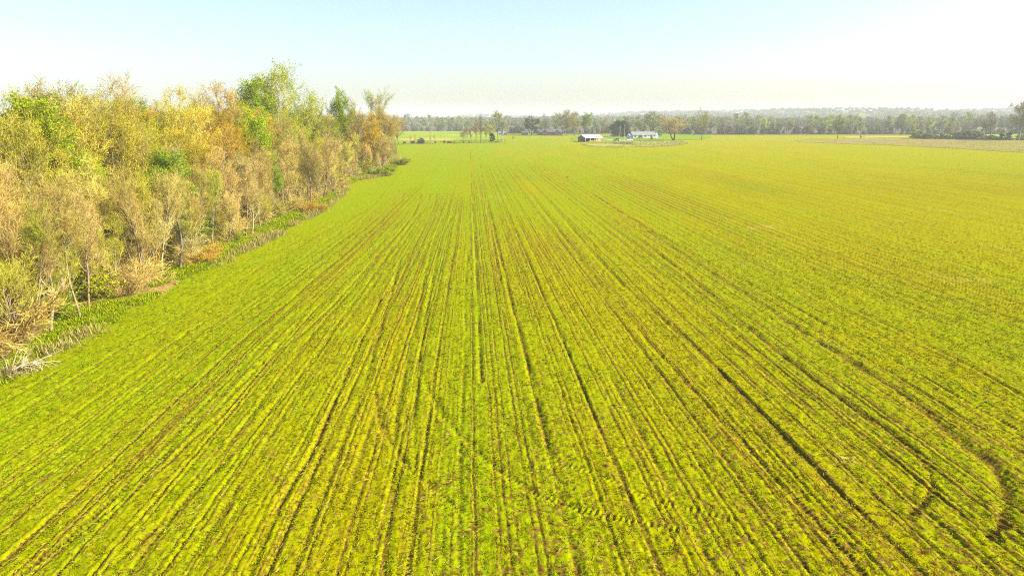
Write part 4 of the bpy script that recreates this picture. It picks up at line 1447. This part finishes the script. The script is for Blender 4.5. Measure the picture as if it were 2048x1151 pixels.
simple_house('farm_house', 'brown brick house with twin dark gables beneath the far trees', 1099, 269.8, 24, 9, 2.8, 4.8, 4, M_BROWN, M_ROOFD, [(-10, 1.3), (3, 1.6)], gable=(-5.5, 7.0))
simple_house('shed', 'small teal-sided shed under the tall dark pine', 1050, 270.3, 6.5, 5, 2.4, 3.4, -5, M_TEAL, M_ROOFD, [(1.0, 1.0)])
simple_house('farm_house', 'small pale cottage partly behind the pole and hedgerow trees', 1004, 270.4, 8, 5, 2.0, 3.0, 6, M_POST, M_SHINGLE, [(-2, 1.0), (2, 1.0)])

# --- gravel lane
sheet('gravel_lane', [(1203, 279.2), (1222, 281.5), (1262, 283.2), (1262, 282.0), (1228, 279.8), (1208, 278.2)], .24, M_GRAVEL, 'pale gravel lane from the barn to the parked cars', rag=0)
sheet('gravel_lane', [(1196, 274.8), (1330, 276.2), (1330, 275.6), (1196, 274.2)], .24, M_GRAVEL, 'thin pale road crossing behind the barn', rag=0)

# --- vehicles
def build_car(name, label, px, py, rz, paint, L, W, prof, cab, wr=.33):
    c = G(px, py)
    root = link(name, None, loc=(c[0], c[1], .25), rz=R(rz))
    tag(root, label, 'car')
    def body(bm):
        a = [bm.verts.new((x, -W / 2, z)) for x, z in prof]
        b = [bm.verts.new((x, W / 2, z)) for x, z in prof]
        n = len(prof)
        bm.faces.new(a[::-1]); bm.faces.new(b)
        for i in range(n):
            bm.faces.new([a[i], a[(i + 1) % n], b[(i + 1) % n], b[i]])
        bmesh.ops.bevel(bm, geom=bm.edges[:], offset=.05, segments=2, affect='EDGES', profile=.6)
    part('body', paint, root, body)
    (x0, z0), (x1, z1), (x2, z2), (x3, z3) = cab
    def cabin(bm, inset, k):
        lo = [(x0, z0), (x3, z3)]
        w0, w1 = W / 2 - .04, W / 2 - .22
        v = [bm.verts.new(p) for p in ((x0, -w0, z0), (x1, -w1, z1), (x2, -w1, z2), (x3, -w0, z3), (x0, w0, z0), (x1, w1, z1), (x2, w1, z2), (x3, w0, z3))]
        for f in ((3, 2, 1, 0), (4, 5, 6, 7), (0, 1, 5, 4), (1, 2, 6, 5), (2, 3, 7, 6), (0, 4, 7, 3)):
            bm.faces.new([v[i] for i in f])
    part('windows', M_GLASS, root, cabin, 0, 0)
    def rf(bm):
        box(bm, ((x1 + x2) / 2, 0, z1 + .02), (abs(x2 - x1) + .1, W - .40, .06))
    rfo = part('roof', paint, root, rf)
    xm = (x1 + x2) / 2
    for s in (-1, 1):
        bpart('pillar', paint, rfo, (xm, s * (W / 2 - .13), (z0 + z1) / 2), (.10, .06, z1 - z0 + .02), Matrix.Rotation(s * .36, 3, 'X'))
    for sx in (-1, 1):
        for sy in (-1, 1):
            def wheel(bm, rad, wd):
                m = Matrix.Translation((sx * L * .31, sy * (W / 2 - .09), wr)) @ Matrix.Rotation(math.pi / 2, 4, 'X')
                bmesh.ops.create_cone(bm, cap_ends=True, segments=18, radius1=rad, radius2=rad, depth=wd, matrix=m)
            wo = part('wheel', M_TYRE, root, wheel, wr, .22)
            part('rim', M_RIM, wo, wheel, wr * .6, .25)
    zl = prof[1][1] * .86 if False else .72
    for s in (-1, 1):
        bpart('headlight', M_CLEAR, root, (L / 2 - .02, s * (W / 2 - .3), zl), (.08, .34, .16))
        bpart('tail_light', M_RED, root, (-L / 2 + .02, s * (W / 2 - .22), zl + .06), (.08, .2, .2))
build_car('parked_car', 'silver station car parked beside the tallest utility pole', 1233, 282.2, 155, M_SILV, 4.6, 1.8,
          [(-2.3, .35), (2.3, .35), (2.3, .75), (2.1, .92), (1.0, 1.0), (-2.2, 1.02), (-2.3, .8)], ((-2.15, 1.0), (-1.8, 1.62), (.2, 1.65), (1.0, .98)))
build_car('parked_car', 'white sedan parked on the drive in front of the white house', 1259, 282.4, -155, M_CARW, 4.7, 1.8,
          [(-2.35, .32), (2.35, .32), (2.35, .68), (2.2, .82), (1.05, .92), (-1.6, .96), (-2.3, .92), (-2.35, .7)], ((-1.75, .93), (-1.0, 1.40), (.25, 1.42), (1.15, .90)))

# --- utility poles and wires
POLES = []
def utility_pole(px, py_base, py_top, label, arm=True, lamp=False, r=.15):
    c = G(px, py_base)
    h = height_for(py_top, c[1])
    root = link('utility_pole', None, loc=(c[0], c[1], .2), rz=R(random.uniform(-25, 25)))
    tag(root, label, 'utility pole', 'utility poles around the farm')
    def shaft(bm):
        bmesh.ops.create_cone(bm, cap_ends=True, segments=8, radius1=r, radius2=r * .65, depth=h, matrix=Matrix.Translation((0, 0, h / 2)))
    part('shaft', M_POLE, root, shaft)
    if arm:
        a = bpart('crossarm', M_POLE, root, (0, -.16, h - .9), (2.2, .12, .14))
        for s in (-.95, 0.35, .95):
            bpart('insulator', M_CLEAR, a, (s, -.16, h - .76), (.09, .09, .15))
    if lamp:
        bpart('transformer', M_CLEAR, root, (0, -.36, h - 1.4), (.45, .45, .95))
    POLES.append(Vector((c[0], c[1], .2 + h - .8)))
utility_pole(1007, 285.3, 258.5, 'pale utility pole at the end of the hedgerow clump')
utility_pole(1187, 273.5, 255.5, 'thin utility pole standing behind the barn roof', lamp=True)
utility_pole(1225, 274.5, 255.5, 'shorter utility pole against the dark evergreen', lamp=True)
utility_pole(1239.5, 277.0, 252.0, 'utility pole with a white transformer before the dark evergreen', lamp=True)
utility_pole(1248.5, 283.0, 248.5, 'tallest utility pole standing between the two parked cars')
utility_pole(1292.5, 272.0, 256.0, 'pole with a side arm rising behind the white house roof')
utility_pole(1330.0, 270.0, 257.0, 'thin utility pole among trees past the white house', arm=False)
def wire(a, b, label):
    S = 14
    f = np.linspace(0, 1, S)
    P = np.array([[a[i] * (1 - t) + b[i] * t for i in range(3)] for t in f])
    P[:, 2] -= 4 * 1.1 * f * (1 - f)
    v, q = tubes(P[None], np.full((1, S), .022), 4)
    tag(link('power_line', make_mesh('power_line', v, [q], [M_DARK])), label, 'wire')
wire(POLES[0], POLES[1], 'long power line from the hedgerow pole to the barn pole')
wire(POLES[1], POLES[2], 'power line from the barn pole to the dark evergreen')
wire(POLES[2], POLES[3], 'short power line in front of the dark evergreen')
wire(POLES[3], POLES[4], 'power line joining the transformer pole and the tallest pole')
wire(POLES[4], POLES[5], 'power line from the tallest pole to the house')

# ================================================================== farm trees (column, base row, top row)
def far_tree(kd, vr, px, pb, pt, bk, tw, lf, label, sx=1.0, group=None, name='tree', leaves=True, cat='tree'):
    c = G(px, pb)
    h = max(1.0, height_for(pt, c[1]))
    src = SHRUBS if kd in ('hedge', 'bare', 'green') and name == 'shrub' else TREES
    pr = src[kd][vr]
    return plant(pr, name, label, cat, float(at_x(px, c[1], h / 2)), c[1], h, random.uniform(0, 6.28), bk if isinstance(bk, tuple) else BARK[bk], tw if isinstance(tw, tuple) else TWIG[tw],
                 (lf if isinstance(lf, tuple) else LEAF[lf]) if lf else None, group, sx, .2, leaves=leaves, part='twigs' if name == 'shrub' and kd != 'hedge' else 'crown')

far_tree('pine', 0, 1063, 271, 231, 'dark', 'grey', 'dark', 'tall dark pine with lumpy foliage above the far houses', 1.25, name='pine_tree')
far_tree('leafy', 0, 1053, 270.5, 236, 'tan', 'olive', (.28, .34, .01), 'yellow-lime tree hugging the dark pine', .8)
far_tree('leafy', 1, 1083, 270, 249, 'tan', 'olive', (.22, .38, .03), 'small round lime tree beside the dark pine', 1.2)
far_tree('magnolia', 0, 1241, 274.5, 243, 'dark', 'grey', 'dark', 'broad dark evergreen tree behind the utility poles', 1.08, name='evergreen_tree')
far_tree('cedar', 0, 984, 284.2, 267, 'dark', 'grey', 'dark', 'small dark cedar in the hedgerow clump', 1.0, name='cedar_tree')
far_tree('bloom', 0, 1320, 273.5, 259, 'dark', 'grey', 'cream', 'small cream-blossomed tree at the end of the white house', 1.15, name='blossom_tree')
far_tree('round', 1, 1348, 281.0, 231, 'dark', (.36, .29, .12), (.40, .31, .09), 'broad rounded tree with a twin dark trunk and orange-tinted twigs', 1.5)
far_tree('round', 0, 1309, 272, 227, 'grey', (.26, .25, .10), (.27, .30, .04), 'large olive-budding tree behind the white house', 1.5)
far_tree('far', 1, 1283, 271.5, 231, 'grey', (.25, .24, .10), (.27, .29, .04), 'greenish-brown tree over the middle of the white house roof', 1.1)
far_tree('open', 0, 1405, 280, 220, 'dark', (.26, .20, .10), (.28, .26, .05), 'lone bare tree standing in the crop past the house', .9, leaves=True)
far_tree('round', 0, 1677, 277.3, 239, 'dark', (.22, .20, .13), (.22, .24, .08), 'lone spreading bare tree by the stubble field', .85)
far_tree('round', 1, 1124, 271, 219, 'tan', (.30, .25, .13), (.27, .27, .07), 'big pale bare tree in the clump beside the brown house', 1.35)
far_tree('far', 0, 1093, 270.8, 226, 'grey', (.22, .20, .13), None, 'bare grey tree between the lime tree and the brown house', .9)
far_tree('leafy', 0, 1166, 271.5, 226, 'tan', 'olive', (.17, .25, .006), 'dense green-leafed tree behind the barn', 1.3)
far_tree('bud', 1, 1150, 271.5, 230, 'pale', 'tan', (.27, .28, .03), 'olive tree with pale stems next to the dense green tree', 1.2)
far_tree('bud', 0, 1136, 271, 240, 'tan', 'tan', (.26, .25, .05), 'tan tree low in the clump beside the barn', 1.0)
far_tree('open', 1, 996, 285, 224, 'dark', (.27, .24, .10), (.29, .29, .05), 'tall bare tree with a dark trunk in the hedgerow clump', 1.0)
far_tree('bare', 2, 962, 285.2, 226, 'grey', (.27, .23, .11), None, 'slender tall bare tree over the yellow hedgerow tree', .7)
far_tree('bud', 0, 971, 285.4, 246, 'tan', 'olive', (.42, .36, .006), 'bright yellow flowering tree in the hedgerow clump', .85)
far_tree('bud', 1, 951, 285.5, 243, 'tan', 'pink', (.34, .17, .10), 'pinkish-red budding tree in the hedgerow clump', .8)
far_tree('bare', 3, 925, 286.3, 255, 'tan', (.30, .24, .11), None, 'wide bare brush tree at the outer side of the hedgerow clump', 1.3)
far_tree('bare', 0, 940, 286.0, 252, 'tan', (.30, .24, .11), None, 'bare tan tree next to the pinkish hedgerow tree', 1.0)
far_tree('bare', 1, 1003, 285.0, 238, 'grey', (.28, .25, .11), None, 'bare tree crowding the pale hedgerow pole', .9)
far_tree('bud', 2, 983, 284.0, 244, 'grey', 'olive', (.30, .30, .03), 'olive budding tree behind the small dark cedar', .9)
far_tree('bare', 0, 933, 283.0, 247, 'tan', (.30, .25, .12), None, 'leaning bare tree inside the hedgerow clump', 1.0)
far_tree('pole', 0, 862, 287.5, 263, 'tan', 'tan', None, 'thin bare sapling standing alone in the hedgerow', 1.0)
far_tree('pole', 1, 868, 287.5, 266, 'tan', 'tan', None, 'second thin sapling beside the dark hedgerow bush', 1.0)
far_tree('pole', 1, 820, 288.4, 271, 'tan', 'rust', None, 'small rusty sapling near the corner of the wood', 1.3)
far_tree('pole', 0, 831, 288.0, 269, 'tan', 'rust', None, 'small sapling next to the rusty one in the hedgerow', 1.3)
far_tree('hedge', 0, 842, 287.8, 277, 'dark', 'grey', (.06, .10, .012), 'dark green rounded bush in the thin hedgerow', 1.3, name='shrub', cat='shrub')
far_tree('hedge', 1, 1187, 273.0, 266, 'dark', 'grey', (.06, .11, .02), 'small conical bush behind the barn', 1.1, name='shrub', cat='shrub')
far_tree('hedge', 0, 1303, 279.0, 274.0, 'dark', 'grey', (.20, .15, .05), 'brown round bush before the white house wall', 1.0, name='shrub', cat='shrub')
far_tree('pole', 0, 1026, 286.3, 264, 'tan', (.33, .22, .16), None, 'faint pinkish sapling in the crop past the hedgerow pole', .8)
far_tree('far', 1, 1198, 270.5, 252, 'pale', (.36, .33, .18), (.33, .34, .14), 'pale thin tree between the barn and the dark evergreen', .8)
for k in range(14):
    px = random.uniform(806, 1000)
    far_tree('hedge', 0, px, 287.6 - (px - 806) * .010, 283.2 + random.uniform(-1.5, 1), 'dark', 'grey', random.choice([(.16, .15, .03), (.12, .14, .02), (.20, .13, .05)]), 'scrubby low bush growing along the thin hedgerow', random.uniform(.8, 1.3),
             group='hedgerow scrub', name='shrub', cat='shrub')
# overgrown hedge by the stubble field
for k in range(28):
    px = 1832 + k * 8.1 + random.uniform(-3, 3)
    b = 277.6 + (px - 1830) * .016 + random.uniform(-.4, .2)
    far_tree('hedge', random.choice([0, 0, 1]), px, b, b - random.choice([4, 6, 8, 10, 13, 16]) - random.uniform(0, 2), 'dark', 'grey', random.choice([(.15, .20, .05), (.20, .25, .06), (.25, .28, .08), (.24, .21, .11)]),
             'bushy green shrub of the overgrown hedge past the stubble field', random.uniform(1.2, 1.9), group='overgrown hedge shrubs', name='shrub', cat='shrub')
far_tree('round', 0, 2043, 281, 204, 'grey', (.30, .26, .16), (.22, .22, .08), 'tall spreading dark tree closing the overgrown hedge', 1.0)
far_tree('far', 0, 1986, 279, 222, 'grey', (.30, .27, .17), None, 'bare tree rising out of the overgrown hedge', 1.1)
far_tree('far', 1, 1842, 276, 250, 'grey', (.22, .21, .13), (.28, .32, .08), 'pale green tree at the start of the overgrown hedge', 1.0)
far_tree('far', 2, 1905, 276.5, 246, 'grey', (.22, .20, .14), (.33, .22, .08), 'orange-tinted small tree behind the overgrown hedge', 1.0)
def stump(px, py, label):
    c = G(px, py)
    rg = np.random.default_rng(int(px))
    root = link('tree_stump', None, loc=(c[0], c[1], .4), rz=.4)
    tag(root, label, 'stump')
    P = np.array([[[0, 0, -.1], [.1, 0, 1.0], [.5, .1, 2.0]]])
    v, q = tubes(P, np.array([[.55, .42, .3]]), 9)
    link('stump_body', make_mesh('stump_body', v, [q], [M_BARK], smooth=True), root, color=BARK['dark'])
    P = np.array([[[1.0, 0, .25], [3.5, .2, .4], [6.5, .5, .9]], [[3.5, .2, .4], [4.4, .2, 1.1], [5.0, 0, 1.5]]])
    v, q = tubes(P, np.array([[.35, .28, .12], [.16, .1, .05]]), 7)
    link('fallen_log', make_mesh('fallen_log', v, [q], [M_BARK], smooth=True), root, color=BARK['grey'])
stump(1721, 275.5, 'dark stump with a fallen log on the dry strip')

# ---- far belt of trees beyond the farmland
BELT_LABEL = ['bare grey-brown tree in the far tree belt', 'pale budding tree in the far tree belt', 'greening tree in the far tree belt']
def belt_place(px):
    for lim, t in ((905, 'beyond the bright meadow'), (1012, 'behind the hedgerow clump'), (1130, 'behind the brown house'), (1215, 'behind the barn'), (1340, 'behind the white house'),
                   (1440, 'by the lone crop tree'), (1560, 'midway past the lone crop tree'), (1670, 'short of the spreading lone tree'), (1830, 'behind the stump')):
        if px < lim:
            return t
    return 'behind the overgrown hedge'
def belt(n, px0, px1, d0, d1, h0, h1, special=()):
    for k in range(n):
        px = px0 + (px1 - px0) * (k + random.random()) / n
        d = random.uniform(d0, d1)
        x = at_x(px, d)
        vr = random.choice([0, 0, 1, 1, 2, 2])
        tw = random.choice([(.28, .26, .17), (.26, .245, .18), (.33, .29, .17), (.31, .25, .17), (.29, .30, .14)])  # belt twig, leaf and bark tints greyed: part of the haze is in the colour
        lf = random.choice([(.29, .36, .06), (.27, .35, .10), (.36, .34, .08), (.36, .46, .03)] if vr == 2 else [(.30, .32, .10), (.35, .31, .11), (.26, .32, .11)])
        h = random.uniform(h0, h1) * (.82 + .36 * float(vnoise(np.array([px / 55.0]), np.array([d0 / 50.0]), 5)[0]))
        lab = '%s %s tree, %s rank of far belt %s' % ('low' if h < 16.5 else 'tall' if h > 19 else 'mid-sized', ['bare grey', 'pale budding', 'greening'][vr],
                                                                     'front' if d < (d0 + d1) / 2 else 'back', belt_place(px))
        plant(TREES['far'][vr], 'belt_tree', lab, 'tree', x, d, h, random.uniform(0, 6.28), vary((.17, .16, .13), .3), vary(tw), vary(lf),
              group=['bare trees of the far belt', 'budding trees of the far belt', 'greening trees of the far belt'][vr], sx=random.uniform(.9, 1.25), z=.1)
belt(70, 1360, 2120, 715, 760, 14.5, 19.5)
belt(55, 1370, 2120, 770, 850, 17, 22)
belt(22, 1000, 1390, 760, 840, 14, 18)
belt(20, 1000, 1390, 880, 960, 17, 21)
belt(34, 730, 1010, 900, 980, 14, 19)
belt(20, 730, 1010, 990, 1080, 18, 23)
belt(4, 1940, 2120, 620, 640, 10, 14)
for k in range(110):
    px = 740 + 1380 * (k + random.random()) / 110
    d = (705 if px > 1365 else 745 if px > 1010 else 880) + random.uniform(0, 25)
    plant(random.choice(SHRUBS['hedge']), 'belt_shrub', 'dull shrub, foot of far belt ' + belt_place(px), 'shrub', at_x(px, d), d, random.uniform(3.5, 7.5), random.uniform(0, 6.28),
          BARK['dark'], None, vary(random.choice([(.12, .12, .07), (.15, .15, .07), (.10, .11, .07), (.17, .13, .08)])), group='shrubs at the foot of the far belt', sx=random.uniform(1.0, 1.7))

sheet('belt_floor', None, .16, sheet_material('belt_floor', (.10, .09, .05), (.13, .13, .05), .2), 'leaf-strewn ground beneath the far tree belt', rag=6.0,
      world=[np.array(p) for p in ((105., 702.), (300., 708.), (520., 706.), (900., 706.), (1100., 1100.), (-260., 1150.), (-260., 872.), (-20., 872.), (20., 745.))])
# ---- wooded hills as one mass
def build_woods():
    rg = np.random.default_rng(91)
    n = 14000
    u = rg.random(n)
    d = 1000 * (3.6 ** u)
    az = rg.uniform(-.80, .86, n)
    x, y = d * np.sin(az), d * np.cos(az)
    keep = fbm(x / 260, y / 200, 27, 2) > .30
    x, y, d = x[keep], y[keep], d[keep]
    n = len(x)
    z = hill_z(x, y)
    h = rg.uniform(12, 19, n)
    wd = rg.uniform(4.5, 7.5, n) * (1 + d / 3500)
    per = 18
    pi = np.repeat(np.arange(n), per)
    m = n * per
    o = nrm(rg.normal(size=(m, 3)))
    o[:, 2] = np.abs(o[:, 2]) * 1.0 - .35
    rr = rg.random((m, 1)) ** .4
    c = np.stack([x, y, z + h * .58], 1)[pi] + o * rr * np.stack([wd, wd, h * .5], 1)[pi]
    uu = nrm(rg.normal(size=(m, 3)))
    vv = nrm(np.cross(uu, rg.normal(size=(m, 3))))
    s = (rg.uniform(.9, 2.0, m) * (1 + d[pi] / 3000))[:, None]
    V = np.stack([c - uu * s, c + vv * s * .7, c + uu * s, c - vv * s * .7], 1).reshape(-1, 3)
    pal = np.array([[.15, .155, .10], [.16, .18, .08], [.13, .15, .10], [.17, .15, .09], [.14, .18, .06], [.08, .11, .06]])  # greyed palette, distance haze partly painted into the crowns
    t = pal[rg.choice(6, n, p=[.28, .22, .2, .14, .1, .06])] * rg.uniform(.8, 1.2, (n, 1))
    me = make_mesh('far_woods', V, [np.arange(m * 4).reshape(-1, 4)], [mat_attr_color('far_wood', .2)], attrs={'tint': np.repeat(t[pi], 4, 0)})
    tag(link('far_woods', me), 'hazy wooded hills along the horizon', 'woods', kind='stuff')
build_woods()

# ---- the air
def build_haze():
    bm = bmesh.new()
    box(bm, (0, 600, 33), (8600, 7800, 84))
    bmesh.ops.recalc_face_normals(bm, faces=bm.faces[:])
    me = bpy.data.meshes.new('haze')
    bm.to_mesh(me)
    bm.free()
    m, t, out = new_mat('haze')
    v = t.nodes.new('ShaderNodeVolumePrincipled')
    v.inputs['Color'].default_value = (.95, .98, 1.0, 1)
    v.inputs['Density'].default_value = 0.00020
    v.inputs['Anisotropy'].default_value = 0.0
    t.links.new(v.outputs[0], out.inputs['Volume'])
    me.materials.append(m)
    tag(link('haze', me), 'thin pale haze over the whole landscape', 'haze', kind='stuff')
build_haze()
